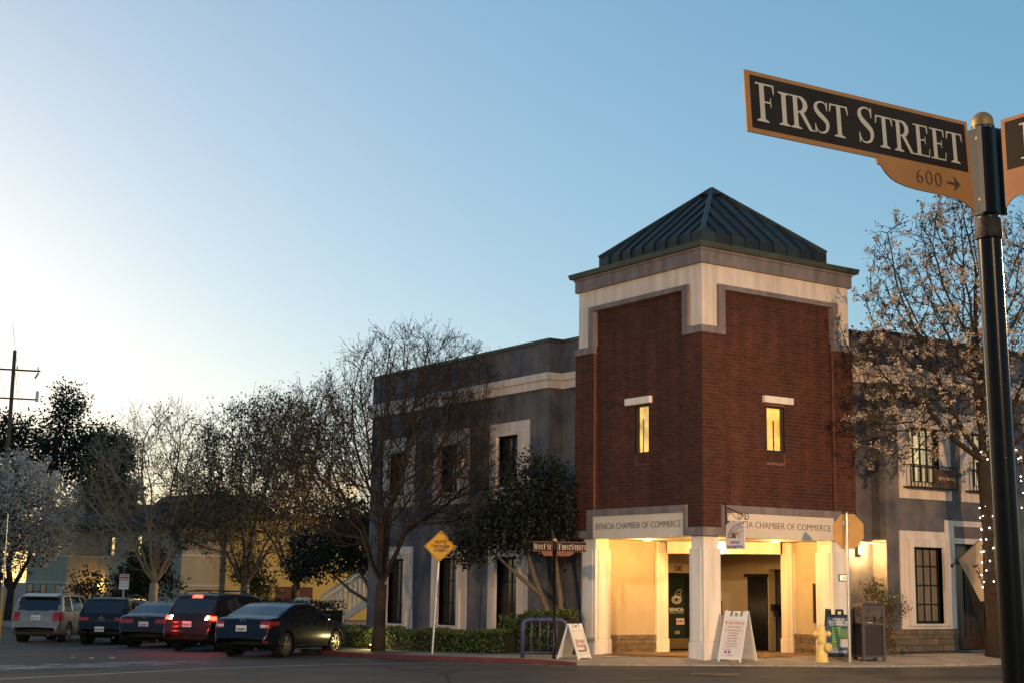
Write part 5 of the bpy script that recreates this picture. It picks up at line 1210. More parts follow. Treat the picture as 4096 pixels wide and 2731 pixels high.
# far trees over the apartments
leafy('tall_tree', 'big dark tree with an uneven crown behind the utility pole', 'tree', (32.4, 107, -.6), 81, [(-2.5,1.5,9,3.4,3,3.5),(.3,0,11.6,3.0,2.6,2.8),(1.0,0,14.9,1.4,1.3,1.6),(-3.0,1.9,12.6,2.1,1.9,1.9),(3.0,-1.4,12.2,1.6,1.5,1.5),(2.8,-1.4,10,2.2,2,3),(3.9,-2.2,7.5,1.9,2,2.6),(-5,3,8,2.2,2.2,2.6)], 34000, .24, leaf_far, [([(0,0,-.2),(0,0,6),(.3,0,13)],[.5,.4,.1])], bark_dark, clump=.45, shell=.42)
leafy('tall_tree', 'dark bushy tree right of the big dark tree behind the apartments', 'tree', (34.6, 101, -.6), 82, [(0,0,8,2.0,2,4.2),(.4,0,11.2,1.3,1.2,1.6),(-1.2,.8,6,1.8,1.6,2.4)], 15000, .22, leaf_far, [([(0,0,-.2),(0,0,10)],[.3,.1])], bark_dark, clump=.4, shell=.42)
co = []
for i in range(9): zc = 3.2+i*1.15; co += [(.9*math.cos(i*2.4)*(1-i/14), .9*math.sin(i*2.4)*(1-i/14), zc, 1.7*(1-i/12), 1.7*(1-i/12), .55), (-.8*math.cos(i*2.4)*(1-i/14), -.8*math.sin(i*2.4)*(1-i/14), zc+.5, 1.4*(1-i/12), 1.4*(1-i/12), .5)]
leafy('conifer', 'dark conifer with tufted branches between the far trees', 'tree', (38.6, 108.8, -.6), 83, co, 6500, .30, mat('conifer_needles', (.030,.026,.016), .8, var=.3, scale=.8, island=.3), [([(0,0,-.2),(0,0,13.2)],[.35,.06])], bark_dark, clump=.28, shell=.5)
for i, (x, y, s, h) in enumerate(((37.5, 98, 3.2, 6.5), (43, 104, 3.4, 8.5), (47.5, 100, 3.4, 8.2), (52, 98, 3.0, 6.5))):
    leafy('far_tree', ('low dark far tree beside the conifer', 'dark far tree behind the pale limbed tree', 'dark far tree behind the leafy car park tree', 'dark far tree over the yellow building roof')[i], 'tree', (x, y, -.6), 90+i, [(0,0,h*.55,s,s,h*.42),(s*.4,0,h*.75,s*.6,s*.6,h*.25),(-s*.5,.3*s,h*.5,s*.7,s*.7,h*.3)], 9000, .24, leaf_far, [([(0,0,-.2),(0,0,h*.6)],[.25,.1])], bark_dark, clump=.45)
# white blossom tree at the left edge
bt = leafy('blossom_tree', 'round white blossoming tree at the left edge before the apartments', 'tree', (21.6, 77.0, -.6), 101, [(0,0,6.4,3.0,2.6,2.4),(.9,-.4,5.6,2.4,2.2,2.2),(-1.6,.8,6.0,2.2,2.0,2.4),(-1.0,.3,3.6,2.2,1.8,1.4),(1.3,-.5,4.2,1.7,1.6,1.2)], 34000, .105, petal_far, [([(0,0,-.2),(.1,0,1.6),(-.1,.1,3.0),(.3,0,5.0)],[.22,.18,.14,.06]), ([(.1,0,1.6),(.8,-.3,3.2),(1.2,-.5,5)],[.14,.1,.05]), ([(.0,0,1.8),(-1.0,.5,3.4),(-1.6,.8,5)],[.13,.09,.05])], bark_dark, clump=.13, crown='blossom', aspect=.9, shell=.30)
R = np.random.default_rng(9); n = 4200; v = R.normal(size=(n, 3)); v /= np.linalg.norm(v, axis=1, keepdims=True); v *= R.random((n, 1))**.5
q = np.array([-.3,.1,5.0])+v*np.array([3.3,2.8,3.0]); V, F = leaves_np(q, .16, R); link('leaf_sprays', npmesh('leaf_sprays', V, F, leaf_dark), bt)['kind'] = 'stuff'

# hedges
def hedge(name, label, path, w, h, n, mt, seed, size=.07, zoff=.10):
    R = np.random.default_rng(seed); t = thing(name, label, 'hedge', (*path[0], 0))
    P = np.array(path, float); seg = np.linalg.norm(P[1:]-P[:-1], axis=1); cum = np.concatenate([[0], np.cumsum(seg)]); s = R.random(n)*cum[-1]
    x = np.interp(s, cum, P[:, 0]); y = np.interp(s, cum, P[:, 1]); k = np.clip(np.searchsorted(cum, s)-1, 0, len(seg)-1); d = (P[1:]-P[:-1])[k]/seg[k][:, None]
    a = R.uniform(-1, 1, n); z = R.random(n); f = R.random(n)     # on the shell of the hedge
    a = np.where(f < .55, np.sign(a)*R.uniform(.82, 1.04, n), a); z = np.where(f >= .55, R.uniform(.86, 1.05, n), z)
    hh = h*(1+.10*np.sin(s*2.3)+.06*np.sin(s*5.1+1)); ww = w/2*(1+.08*np.sin(s*3.1))
    g = np.array([hz(v) for v in y])+zoff
    q = np.stack([x-d[:, 1]*a*ww, y+d[:, 0]*a*ww, g+z*hh], 1)-np.array([*path[0], 0])
    V, F = leaves_np(q, size, R, aspect=.6); link('leaf_mass', npmesh('leaf_mass', V, F, mt), t)['kind'] = 'stuff'
    cm = MB()
    Q = densify(path, 1.0)
    for p0, p1 in zip(Q[:-1], Q[1:]):
        dx, dy = p1[0]-p0[0], p1[1]-p0[1]; L = math.hypot(dx, dy); nx_, ny_ = -dy/L*w*.40, dx/L*w*.40; b0 = path[0]
        cm.hexa([(px-b0[0]+sx*nx_, py-b0[1]+sx*ny_, hz(py)+zz) for zz in (0, h*.88+zoff) for px, py, sx in ((p0[0],p0[1],-1),(p1[0],p1[1],-1),(p1[0],p1[1],1),(p0[0],p0[1],1))])
    cm.build('core', mat('hedge_core', (.012,.014,.006), .95, var=.3) if 'hedge_core' not in bpy.data.materials else bpy.data.materials['hedge_core'], t)
    return t
hedge_leaf = mat('hedge_leaves', (.070,.095,.020), .6, var=.4, scale=4, island=.4)
hedge('low_hedge', 'long low clipped hedge along the pavement under the grey wing windows', [(21.9,31.6),(21.8,34.5),(21.7,38),(21.7,43)], .9, .58, 15000, hedge_leaf, 111)
hedge('tall_hedge', 'taller clipped hedge behind the blue bike rack', [(22.3,29.9),(22.3,32.4)], .8, 1.02, 7000, hedge_leaf, 112)
hedge('tall_hedge', 'tall dark hedge beyond the end of the grey wing behind the dark blue sedan', [(22.6,43.4),(22.6,49),(25,51)], 1.2, 1.25, 6000, leaf_olive, 113, size=.10)
leafy('red_shrub', 'reddish shrub in the recess between the brick tower and the right wing', 'shrub', (28.75, 25.35, hz(25)+.13), 121, [(0,0,1.35,.42,.36,.42),(.35,-.1,1.2,.35,.3,.35),(.1,0,.8,.34,.3,.5),(-.1,.1,1.65,.28,.25,.22),(.2,0,.35,.3,.28,.3)], 3600, .055, mat('red_green_leaves', (.085,.045,.018), .6, var=0, col2=(.06,.075,.02), scale=4, island=.35), [([(0,0,0),(0,0,1.2)],[.04,.02])], bark_dark, clump=.09)
ag = thing('agave', 'small blue green agave rosette at the foot of the right wing', 'plant', (29.3, 25.15, hz(25)+.15)); am = MB()
for k in range(26):
    a = k*2.4; e = .25+.95*(k/26); d = Vector((math.cos(a)*math.cos(e), math.sin(a)*math.cos(e), math.sin(e))); s_ = Vector((-math.sin(a), math.cos(a), 0)); L = .20
    am.add([s_*-.018, s_*.018, d*L*.6+s_*.022, d*L, d*L*.6-s_*.022], [(0,1,2,3,4)])
am.build('leaves', mat('agave_leaves', (.10,.17,.13), .6), ag)
gl_ = thing('added_garden_light', 'assumed low garden light, added to light the clipped hedge by the bare tree trunk', 'garden light', (20.95, 37.6, pav_z(20.95, 37.6)))  # no lamp seen here; added to light the yellow patch of hedge
MB().lathe([(.05,0),(.05,.10),(.035,.12)], n=10).build('housing', M['dark'], gl_); MB().lathe([(.035,.12),(.035,.135)], n=10).build('lens', bpy.data.materials['lamp_glow'], gl_)
l = bpy.data.lights.new('added_garden_light_lamp', 'POINT'); l.energy = 42*EK; l.color = (1,.80,.30); l.shadow_soft_size = .05; link('added_garden_light_lamp', l, gl_, (0, 0, .28))

# ------------------------------------------------------------------ parked cars
def interp(P, x): return np.interp(x, [p[0] for p in P], [p[1] for p in P])
tyre_m = mat('tyre_rubber', (.012,.012,.012), .85, var=.1); rim_m = mat('alloy', (.42,.41,.40), .3, metal=.9, var=0)
cglass = mat('car_glass', (.008,.008,.009), .04, var=0, spec=.9); cblack = mat('car_black_trim', (.012,.012,.012), .5, var=0)
tl_red = mat('tail_lamp_red', (.20,.006,.006), .15, var=0, spec=.6, emit=(1,.03,.02), estr=.03); tl_clear = mat('tail_lamp_clear', (.55,.50,.48), .15, var=0, spec=.6)
brake = mat('brake_lamp_lit', (.8,.05,.03), .3, var=0, emit=(1,.006,.003), estr=70); amberl = mat('turn_lamp_lit', (.9,.6,.3), .3, var=0, emit=(1,.62,.28), estr=40)
plate_w = mat('number_plate', (.62,.60,.60), .5, var=0); plate_ink = mat('plate_ink', (.03,.035,.10), .6, var=0); chrome = mat('chrome', (.60,.60,.60), .15, metal=1, var=0)
def car(name, label, loc, head, L, W, top, wb0, wb1, belt, bot, paint, rear_glass, wind, side_glass, tails, plate, plate_z, wheel_r=.33, rails=False, lit=False, emblem=None, spokes=5, lip=None, roofw=.72, fin=False, trim_z=.30, words=None, handle=2, spoil=None):
    """x runs from the rear bumper to the nose; top: roof line, bot: underside, W: width"""
    t = thing(name, label, 'car', loc, head, 'cars parked nose in along the side street')
    # stations evenly along the roof line
    P = np.array(top, float); seg = np.hypot(*(P[1:]-P[:-1]).T); cum = np.concatenate([[0], np.cumsum(seg)]); s = np.linspace(0, cum[-1], int(cum[-1]/.035))
    xs_ = np.interp(s, cum, P[:, 0]); zt = np.interp(s, cum, P[:, 1])
    ker = np.ones(5)/5; zt = np.convolve(np.pad(zt, 2, 'edge'), ker, 'valid'); xs_ = np.convolve(np.pad(xs_, 2, 'edge'), ker, 'valid')
    zb = interp(bot, xs_); hw = W/2*np.interp(xs_, [0, .06, .22, .55, L-.7, L-.25, L-.05, L], [.80, .90, .965, 1.0, 1.0, .93, .80, .70])
    nside, ntop = 26, 12; rows = []
    for x, z1, z0, h in zip(xs_, zt, zb, hw):
        z1 = max(z1, z0+.02); r = min(.09, (z1-z0)*.4); pts = []
        def width(z):
            b = belt(x); low = 1-.05*max(0, (.55-z)/.35)**2
            if z <= b: return h*low*(1-.012*((z-.62)/.4)**2)
            return h*(1-.012)*(1-(1-roofw)*min(1, (z-b)/max(.2, 1.62*.42))**1.15)
        pts.append((0, z0)); pts.append((width(z0+.05)*.86, z0)); pts.append((width(z0+.05)*.97, z0+.025))
        for k in range(nside):
            z = z0+.06+(z1-r-z0-.06)*k/(nside-1) if z1-r > z0+.06 else z0+.03; pts.append((width(z), z))
        we = width(max(z0+.03, z1-r)); crown = .035
        for k in range(1, ntop+1):
            a = k/ntop
            if a < .35: an = a/.35*math.pi/2; y = we-r*(1-math.cos(an))*1.0*.9; z = z1-r+r*math.sin(an)*.9
            else: q = (a-.35)/.65; y = (we-r*.9)*(1-q); z = z1-r*.1+crown*(1-(1-q)**2)*0+crown*q*.6-.0
            pts.append((y, z))
        rows.append(pts)
    A = np.array(rows); n, m, _ = A.shape                    # half rings, mirrored
    X = np.repeat(xs_[:, None], m, 1)
    right = np.stack([X, -A[:, :, 0], A[:, :, 1]], 2); left = np.stack([X, A[:, :, 0], A[:, :, 1]], 2)
    ring = np.concatenate([right, left[:, -2:0:-1]], 1); M2 = ring.shape[1]; V = ring.reshape(-1, 3)
    i = np.arange(n-1)[:, None]; j = np.arange(M2)[None]; j2 = (j+1) % M2
    F = np.stack([i*M2+j+0*j2, (i+1)*M2+j, (i+1)*M2+j2, i*M2+j2], -1).reshape(-1, 4)
    cen = V[F].mean(1); nm = np.cross(V[F[:, 2]]-V[F[:, 0]], V[F[:, 3]]-V[F[:, 1]]); nm /= np.maximum(np.linalg.norm(nm, axis=1, keepdims=True), 1e-9)
    x, y, z = cen.T; ay = np.abs(y)
    roofz = np.interp(x, xs_, zt); bz = np.array([belt(v) for v in x])
    kind = np.zeros(len(F), int)                             # 0 body
    side = (np.abs(nm[:, 1]) > .45)
    for gi, (a0, a1, b0, b1) in enumerate(side_glass):       # leaning quads: bottom a0..a1, top b0..b1
        f = np.clip((z-bz-.03)/np.maximum(roofz-.11-bz-.03, .05), 0, 1); lo = a0+(b0-a0)*f; hi = a1+(b1-a1)*f
        for sg_ in (1, -1): kind[side & (y*sg_ > 0) & (z > bz+.035) & (z < roofz-.095) & (x > lo) & (x < hi)] = 20+gi*2+(sg_ > 0)
    z0, z1 = rear_glass; kind[(~side) & (nm[:, 0] < -.25) & (z > z0) & (z < z1) & (ay < W*.5*.80) & (x < L*.45)] = 2
    z0, z1 = wind; kind[(~side) & (nm[:, 0] > .22) & (z > z0) & (z < z1) & (ay < W*.5*.82) & (x > L*.4)] = 3
    for (f, k) in tails:
        for sg_ in (0, 1): kind[f(x, y, z, ay, nm) & ((y > 0) == bool(sg_))] = k if k == 6 and trim_z == .40 else 40+2*k+sg_
    arch = np.zeros(len(F), bool)
    for wx_ in (wb0, wb1): arch |= (np.hypot(x-wx_, z-wheel_r) < wheel_r+.055) & (ay > W*.5-.32)
    kind[arch] = 9
    kind[(kind == 0) & (z < trim_z)] = 8
    def sub(k, nm_, mt, parent=t, off=0.0, smooth=True):
        f = F[kind == k]
        if not len(f): return None
        u, inv = np.unique(f, return_inverse=True); vv = V[u].copy()
        return link(nm_, npmesh(nm_, vv, inv.reshape(f.shape), mt, smooth), parent)
    sub(0, 'body', paint); 
    for q_ in range(20, 20+2*len(side_glass)): sub(q_, 'side_window', cglass)
    sub(2, 'rear_window', cglass); sub(3, 'windscreen', cglass); sub(8, 'lower_trim', cblack)
    
    for q_ in (0, 1): sub(48+q_, 'tail_lamp', brake if lit else tl_red); sub(50+q_, 'turn_lamp', amberl if lit else tl_clear); sub(52+q_, 'reflector', tl_red)
    sub(6, 'high_brake_lamp', brake if lit else tl_red); sub(7, 'grey_trim', mat('bumper_grey', (.06,.06,.06), .6) if 'bumper_grey' not in bpy.data.materials else bpy.data.materials['bumper_grey'])
    MB().box(.5, -W/2+.30, .20, L-.5, W/2-.30, .55).build('underbody', cblack, t)
    for wx_ in (wb0, wb1):
        for sy_ in (-1, 1):
            yo = sy_*(W/2-.02); wh_ = bpy.data.objects.new('wheel', None); COL.objects.link(wh_); wh_.parent = t; wh_.location = (wx_, yo, wheel_r)
            prof = [(wheel_r*.66,-.02),(wheel_r*.70,.0),(wheel_r*.93,.0),(wheel_r*.99,-.03),(wheel_r,-.09),(wheel_r*.97,-.19),(wheel_r*.66,-.20)]
            MB().lathe(prof, (0,0,0), (0,sy_,0), 30, cap=False).build('tyre', tyre_m, wh_, smooth=True, autosmooth=50)
            rm = MB().lathe([(wheel_r*.67,-.02),(wheel_r*.64,-.022),(wheel_r*.62,-.06),(.0,-.07)], (0,0,0), (0,sy_,0), 30, cap=False)
            for k in range(spokes):
                a = 2*math.pi*k/spokes+.3; d = Vector((math.cos(a), 0, math.sin(a))); tt = Vector((-math.sin(a), 0, math.cos(a)))
                for e in (-1, 1):
                    c0 = d*.05+Vector((0, sy_*-.022, 0)); c1 = d*wheel_r*.63+tt*e*.055+Vector((0, sy_*-.022, 0)); rm.bar(c0, c1, .018, .010)
            rm.lathe([(.055,-.03),(.055,-.012),(.0,-.012)], (0,0,0), (0,sy_,0), 12, cap=False); rm.build('rim', rim_m, wh_)
            MB().lathe([(wheel_r*.62,-.045),(.0,-.05)], (0,0,0), (0,sy_,0), 24, cap=False).build('brake_disc', cblack, wh_)
            MB().tube([(wx_+(wheel_r+.055)*math.cos(a), sy_*(W/2-.012), wheel_r+(wheel_r+.055)*math.sin(a)) for a in [i_*math.pi/14-.12 for i_ in range(16)]], .018, 6).build('arch_lip', cblack if lip else paint, t, smooth=True)
            MB().lathe([(wheel_r+.05,-.28),(wheel_r+.05,-.04)], (wx_, sy_*(W/2), wheel_r), (0,sy_,0), 20, cap=False).build('wheel_well', cblack, t)
    # rear surface position for the plate and badges
    def rx(zq): 
        k = np.argmin(np.where(xs_ < L*.4, np.abs(zt-zq), 9)); return xs_[k]
    px = rx(plate_z)-.012
    pl = MB().box(px-.010, -.165, plate_z-.085, px, .165, plate_z+.085).build('number_plate', plate_w, t)
    write(plate, .092, plate_ink, (px-.0125, 0, plate_z-.045), (0,-1,0), (0,0,1), pl, offset=.001, xs_=.74)
    if emblem:
        ez, kind_ = emblem; ex = rx(ez)-.035; em = MB(); em.tube([(ex, .075*math.cos(a), ez+.045*math.sin(a)) for a in [i_*math.pi/9 for i_ in range(18)]], .007, 5, closed=True)
        if kind_ == 'H': em.bar((ex,.028,ez-.028),(ex,.040,ez+.028),.006); em.bar((ex,-.040,ez-.028),(ex,-.028,ez+.028),.006); em.bar((ex,.034,ez),(ex,-.034,ez),.006)
        elif kind_ == 'L': em.bar((ex,.03,ez+.03),(ex,.015,ez-.02),.006); em.bar((ex,.015,ez-.02),(ex,-.04,ez-.02),.006)
        else: em.tube([(ex, .028*math.cos(a), ez+.040*math.sin(a)) for a in [i_*math.pi/6 for i_ in range(12)]], .006, 4, closed=True)
        em.build('badge', chrome, t)
    if words: write(words[0], .07, chrome, (rx(words[1])-.012, 0, words[1]), (0,-1,0), (0,0,1), t, name='badge_lettering', space=1.6)
    rzf = lambda xq: float(np.interp(xq, xs_, zt))
    if rails:
        for sy_ in (-1, 1):
            a, b = rails; yy = sy_*W/2*roofw*.90
            MB().tube([(a, yy, rzf(a)), (a+.12, yy, rzf(a+.12)+.065), ((a+b)/2, yy, rzf((a+b)/2)+.085), (b-.15, yy, rzf(b-.15)+.06), (b, yy, rzf(b))], .019, 8).build('roof_rail', cblack, t, smooth=True)
    if rails and lit:
        for xx in (1.25, 2.05): MB().bar((xx, -W/2*roofw*.9, rzf(xx)+.09), (xx, W/2*roofw*.9, rzf(xx)+.09), .028, .014).build('cross_bar', cblack, t)
    if fin: MB().add([(fin,0,rzf(fin)),(fin+.16,-.03,rzf(fin)),(fin+.16,.03,rzf(fin)),(fin+.02,0,rzf(fin)+.075)], [(0,1,3),(0,3,2),(1,2,3)]).build('antenna_fin', paint, t)
    if spoil: MB().hexa([(spoil-.20,-W*.33,rzf(spoil)-.045),(spoil+.2,-W*.36,rzf(spoil)-.05),(spoil+.2,W*.36,rzf(spoil)-.05),(spoil-.20,W*.33,rzf(spoil)-.045),(spoil-.20,-W*.33,rzf(spoil)-.005),(spoil+.2,-W*.36,rzf(spoil+.2)+.02),(spoil+.2,W*.36,rzf(spoil+.2)+.02),(spoil-.20,W*.33,rzf(spoil)-.005)]).build('roof_spoiler', paint, t, bevel=.01)
    for sy_ in (-1, 1):
        mxp = L*.635; zb_ = belt(mxp); MB().obox((mxp, sy_*(W/2+.07), zb_+.09), (1,0,0), (0,1,0), (0,0,1), .07, .10, .075).build('wing_mirror', paint, t, bevel=.03)
        for k in range(handle): hx = L*(.33+.20*k); MB().bar((hx, sy_*(W/2+.008), belt(hx)-.10), (hx+.17, sy_*(W/2+.008), belt(hx)-.095), .014, .018).build('door_handle', paint, t)
        for hx in (L*.30, L*.49, L*.68)[:3]: MB().bar((hx, sy_*(W/2-.001), .36), (hx, sy_*(W/2-.001), belt(hx)-.01), .004, .004).build('door_seam', cblack, t)
    MB().tube([(.20,-W*.28,.24),(-.01+.05,-W*.28,.24)], .03, 8).build('exhaust_pipe', chrome, t)
    return t
def heading(deg): return math.radians(90-deg)                # angle from +Y towards +X
def place(px_r, deg, W, wb0):                                # rear right wheel contact -> origin at the rear bumper, centre line
    h = Vector((math.sin(math.radians(deg)), math.cos(math.radians(deg)), 0)); rgt = Vector((h.y, -h.x, 0))
    o = Vector((px_r[0], px_r[1], 0))-rgt*(W/2-.1)-h*wb0; return (o.x, o.y, hz(px_r[1]))
suv_top = lambda L, H, rl=.55, gl=.22, nose=.80, hood=1.02, bump=.62: [(0,.50),(.02,bump),(.10,bump+.06),(.12,.92),(gl,1.06),(rl,H-.07),(rl+.18,H-.01),(rl+.9,H),(L*.50,H-.02),(L*.57,H-.10),(L*.745,hood+.02),(L*.80,hood-.01),(L*.93,nose+.08),(L*.985,nose-.08),(L,.50)]
bot_ = lambda L: [(0,.36),(.15,.28),(.5,.22),(L-.5,.20),(L-.1,.24),(L,.36)]
silver = mat('silver_paint', (.24,.21,.19), .38, metal=.3, var=.03, coat=.4); blackp = mat('black_paint', (.010,.010,.011), .22, var=0, coat=.06, spec=.22)
navyp = mat('dark_blue_paint', (.008,.011,.022), .20, metal=.2, var=0, coat=.06, spec=.22); charc = mat('charcoal_paint', (.018,.018,.020), .22, metal=.3, var=0, coat=.06, spec=.22); greyb = mat('grey_black_paint', (.020,.020,.022), .22, metal=.2, var=0, coat=.06, spec=.22)
T = lambda f, k: (f, k)
# silver estate at the far left
L, W = 4.68, 1.82
car('silver_suv', 'silver sport utility car with dark rear glass, parked farthest left', place((16.78, 52.3), 38, W, .95), heading(38), L, W, suv_top(L, 1.68, .52, .24), .95, 3.66, lambda x: 1.04, bot_(L), silver, (1.10, 1.56), (1.06, 1.55),
    [(.42,1.20,.62,1.20),(1.30,2.20,1.30,2.14),(2.28,3.42,2.22,2.78)], [T(lambda x,y,z,ay,n: (x < .42) & (z > .74) & (z < 1.06) & (ay > W*.34), 4)], '5ATT313', .86, .345, rails=(.75, 3.0), emblem=(.985, 'T'), spokes=5, roofw=.80, trim_z=.22, spoil=.55)
# small dark hatch suv
L, W = 4.04, 1.77
car('dark_suv', 'small charcoal sport utility car with lettering on its tailgate', place((17.95, 49.1), 42, W, .75), heading(42), L, W, suv_top(L, 1.57, .45, .22), .75, 3.27, lambda x: .98, bot_(L), charc, (1.04, 1.45), (1.02, 1.46),
    [(.62,1.0,.8,1.0),(1.06,1.86,1.06,1.82),(1.94,2.95,1.88,2.40)], [T(lambda x,y,z,ay,n: (x < .30) & (z > .80) & (z < .92) & (ay > W*.26), 4)], '9GWA580', .52, .33, rails=(.6, 2.5), emblem=(.90, 'H'), words=('VENUE', .78), spokes=6, roofw=.80, fin=.75, trim_z=.34)
bpy.data.objects['dark_suv']['label'] = 'small charcoal sport utility car with lettering on its tailgate, second from the left'
# dark four door saloon
sal = lambda L, H, deck: [(0,.48),(.02,.60),(.07,.66),(.09,.80),(.13,deck-.06),(.30,deck),(.62,deck+.03),(1.28,H-.10),(1.60,H-.02),(2.2,H),(L*.56,H-.06),(L*.735,.98),(L*.80,.94),(L*.93,.80),(L*.985,.68),(L,.48)]
L, W = 4.85, 1.83
car('dark_saloon', 'low dark four door saloon with a full width tail, in the middle of the row', place((18.2, 45.3), 47, W, .98), heading(47), L, W, sal(L, 1.44, 1.02), .98, 3.80, lambda x: .93, bot_(L), greyb, (1.06, 1.36), (1.0, 1.36),
    [(.98,1.42,1.34,1.48),(1.50,2.35,1.55,2.28),(2.45,3.40,2.38,2.85)], [T(lambda x,y,z,ay,n: (x < .30) & (z > .78) & (z < .90) & (ay > W*.22), 4)], '8ZUP991', .74, .335, emblem=(.95, 'L'), spokes=7, roofw=.78, fin=1.55, trim_z=.26)
# black suv, brake lamps on
L, W = 4.60, 1.85
bs = car('black_suv', 'black sport utility car with its brake lamps lit and roof bars fitted', place((18.1, 41.4), 60, W, .92), heading(60), L, W, suv_top(L, 1.70, .58, .25), .92, 3.62, lambda x: 1.03, bot_(L), blackp, (1.10, 1.54), (1.06, 1.56),
    [(.85,1.25,1.0,1.25),(1.32,2.18,1.32,2.12),(2.26,3.36,2.20,2.75)], [T(lambda x,y,z,ay,n: (x < .34) & (z > .93) & (z < 1.03) & (ay > W*.385), 4), T(lambda x,y,z,ay,n: (x < .34) & (z > .93) & (z < 1.03) & (ay > W*.31) & (ay <= W*.375), 5), T(lambda x,y,z,ay,n: (z > 1.575) & (z < 1.64) & (ay < .20) & (x < 1.0), 6)],
    '8HDA574', .80, .35, rails=(.75, 3.0), lit=True, spokes=5, roofw=.80, trim_z=.40)
for yy in (-.78, .78):
    l = bpy.data.lights.new('brake_light', 'POINT'); l.energy = 30*EK; l.color = (1,.03,.012); l.shadow_soft_size = .015; link('brake_light', l, bs, (-.30, yy, .98))
# dark blue saloon nearest the corner
L, W = 4.57, 1.80
car('blue_saloon', 'dark blue four door saloon nearest the corner, with split spoke alloy wheels', place((17.62, 36.42), 57, W, .96), heading(57), L, W, sal(L, 1.44, 1.05), .96, 3.66, lambda x: .94, bot_(L), navyp, (1.09, 1.37), (1.0, 1.37),
    [(1.02,1.42,1.36,1.48),(1.50,2.30,1.55,2.24),(2.40,3.28,2.33,2.75)], [T(lambda x,y,z,ay,n: (x < .52) & (z > .86-.08*(x < .2)) & (z < .955) & (ay > W*.30), 4), T(lambda x,y,z,ay,n: (x < .20) & (z > .82) & (z < .86) & (ay > W*.30) & (ay < W*.45), 5), T(lambda x,y,z,ay,n: (x < .12) & (z > .40) & (z < .44) & (ay > W*.30), 6)],
    '7NRM391', .76, .335, emblem=(.985, 'H'), spokes=5, roofw=.78, trim_z=.30)

# ------------------------------------------------------------------ buildings across the car park
aptw = mat('apartment_stucco', (.34,.28,.20), .9, var=.08, scale=1.2); apt_dark = mat('dark_roof', (.030,.026,.026), .85, var=.2); beltm = mat('pale_belt', (.50,.46,.40), .8, var=.05)
goldw = mat('painted_sunset_reflection', (.3,.2,.05), .15, var=0, col2=(.5,.35,.1), scale=2, emit=(1,.72,.30), estr=1.0); blind = mat('blind_window', (.06,.045,.03), .4, var=0)  # golden panes: sunset reflection painted as warm emission, no lit rooms
AP = thing('apartment_building', 'cream two storey apartment block with dark flat roofs and upstairs windows glowing as painted sky reflections', 'building', (30.56, 95.9, -.6))
# frontage runs along Y (facing the side street), second wing stands nearer to the right
MB().box(0, 0, 0, 9, 9.0, 5.3).build('wall', aptw, AP)
MB().box(2.05, -14.5, 0, 10, -.01, 5.3).build('wall', aptw, AP)
rf = MB(); rf.box(-.5, -.3, 5.305, 9, 9.4, 5.75); rf.box(1.5, -15, 5.305, 10.5, -.31, 5.75); rf.build('roof', apt_dark, AP)
up_ = MB().box(1.2, -2, 5.76, 9, 8.6, 7.0).build('upper_storey', mat('brown_stucco', (.10,.075,.07), .9), AP)
MB().box(.8, -2.4, 7.005, 9.4, 9, 7.2).build('roof', apt_dark, up_)
MB().hexa([(3,-12,5.76),(10,-12,5.76),(10,-3,5.76),(3,-3,5.76),(4.5,-10.5,7.6),(8.5,-10.5,7.6),(8.5,-4.5,7.6),(4.5,-4.5,7.6)]).build('roof', apt_dark, AP)
bl = MB()
for z in (1.95, 3.68): bl.box(-.05, -.05, z, 8, 9.02, z+.09); bl.box(2.0, -14.55, z, 9, -.06, z+.09)
bl.build('belt_course', beltm, AP)
MB().box(-.03, -.03, 5.05, -.001, 9, 5.14).build('belt_course', beltm, AP)
def aptwin(x, y0, y1, z0, z1, mt):
    mb = MB(); mb.box(x-.04, y0, z0, x+.02, y0+.06, z1); mb.box(x-.04, y1-.06, z0, x+.02, y1, z1); mb.box(x-.04, y0+.06, z0, x+.02, y1-.06, z0+.06); mb.box(x-.04, y0+.06, z1-.06, x+.02, y1-.06, z1)
    w = mb.build('window', M['frame'], AP); ym = y0+(y1-y0)*.45
    MB().box(x-.02, y0+.06, z0+.06, x-.008, ym, z1-.06).build('pane', mt, w); MB().box(x-.02, ym+.02, z0+.06, x-.008, y1-.06, z1-.06).build('pane', blind, w)
for y in (1.4, 7.0): aptwin(-.002, y, y+1.6, 3.75, 5.0, goldw)
for y in (.9, 4.2, 7.2): aptwin(-.002, y, y+1.3, .8, 1.88, blind)
for y in (-3.2, -8.0): aptwin(2.048, y, y+1.4, 3.75, 5.0, goldw)
for y in (-4.6, -7.8, -11): aptwin(2.048, y, y+1.3, .3, 1.88, blind)
npl = mat('number_board', (.6,.57,.52), .7, var=0)
for (x, y, tx) in ((-.06, .0, '17-20'), (1.98, -.9, '25-28')):
    o = MB().box(x, y+.05, 1.25, x+.05, y+.85, 1.75).build('number_board', npl, AP); write(tx, .30, M['letter'], (x-.003, y+.45, 1.39), (0,-1,0), (0,0,1), o, offset=.008, xs_=.85)
sc = thing('wall_lamp', 'warm wall lamp washing the inner corner of the apartment block', 'wall lamp', (32.45, 95.2, 1.25)); MB().box(-.1,-.1,-.12,.1,.1,.12).build('housing', M['dark'], sc); MB().box(-.08,-.13,-.10,.08,-.10,.10).build('diffuser', bpy.data.materials['lamp_glow'], sc)
l = bpy.data.lights.new('wall_lamp_light', 'POINT'); l.energy = 60*EK; l.color = (1,.58,.14); l.shadow_soft_size = .1; link('wall_lamp_light', l, sc, (-.15, -.25, 0))
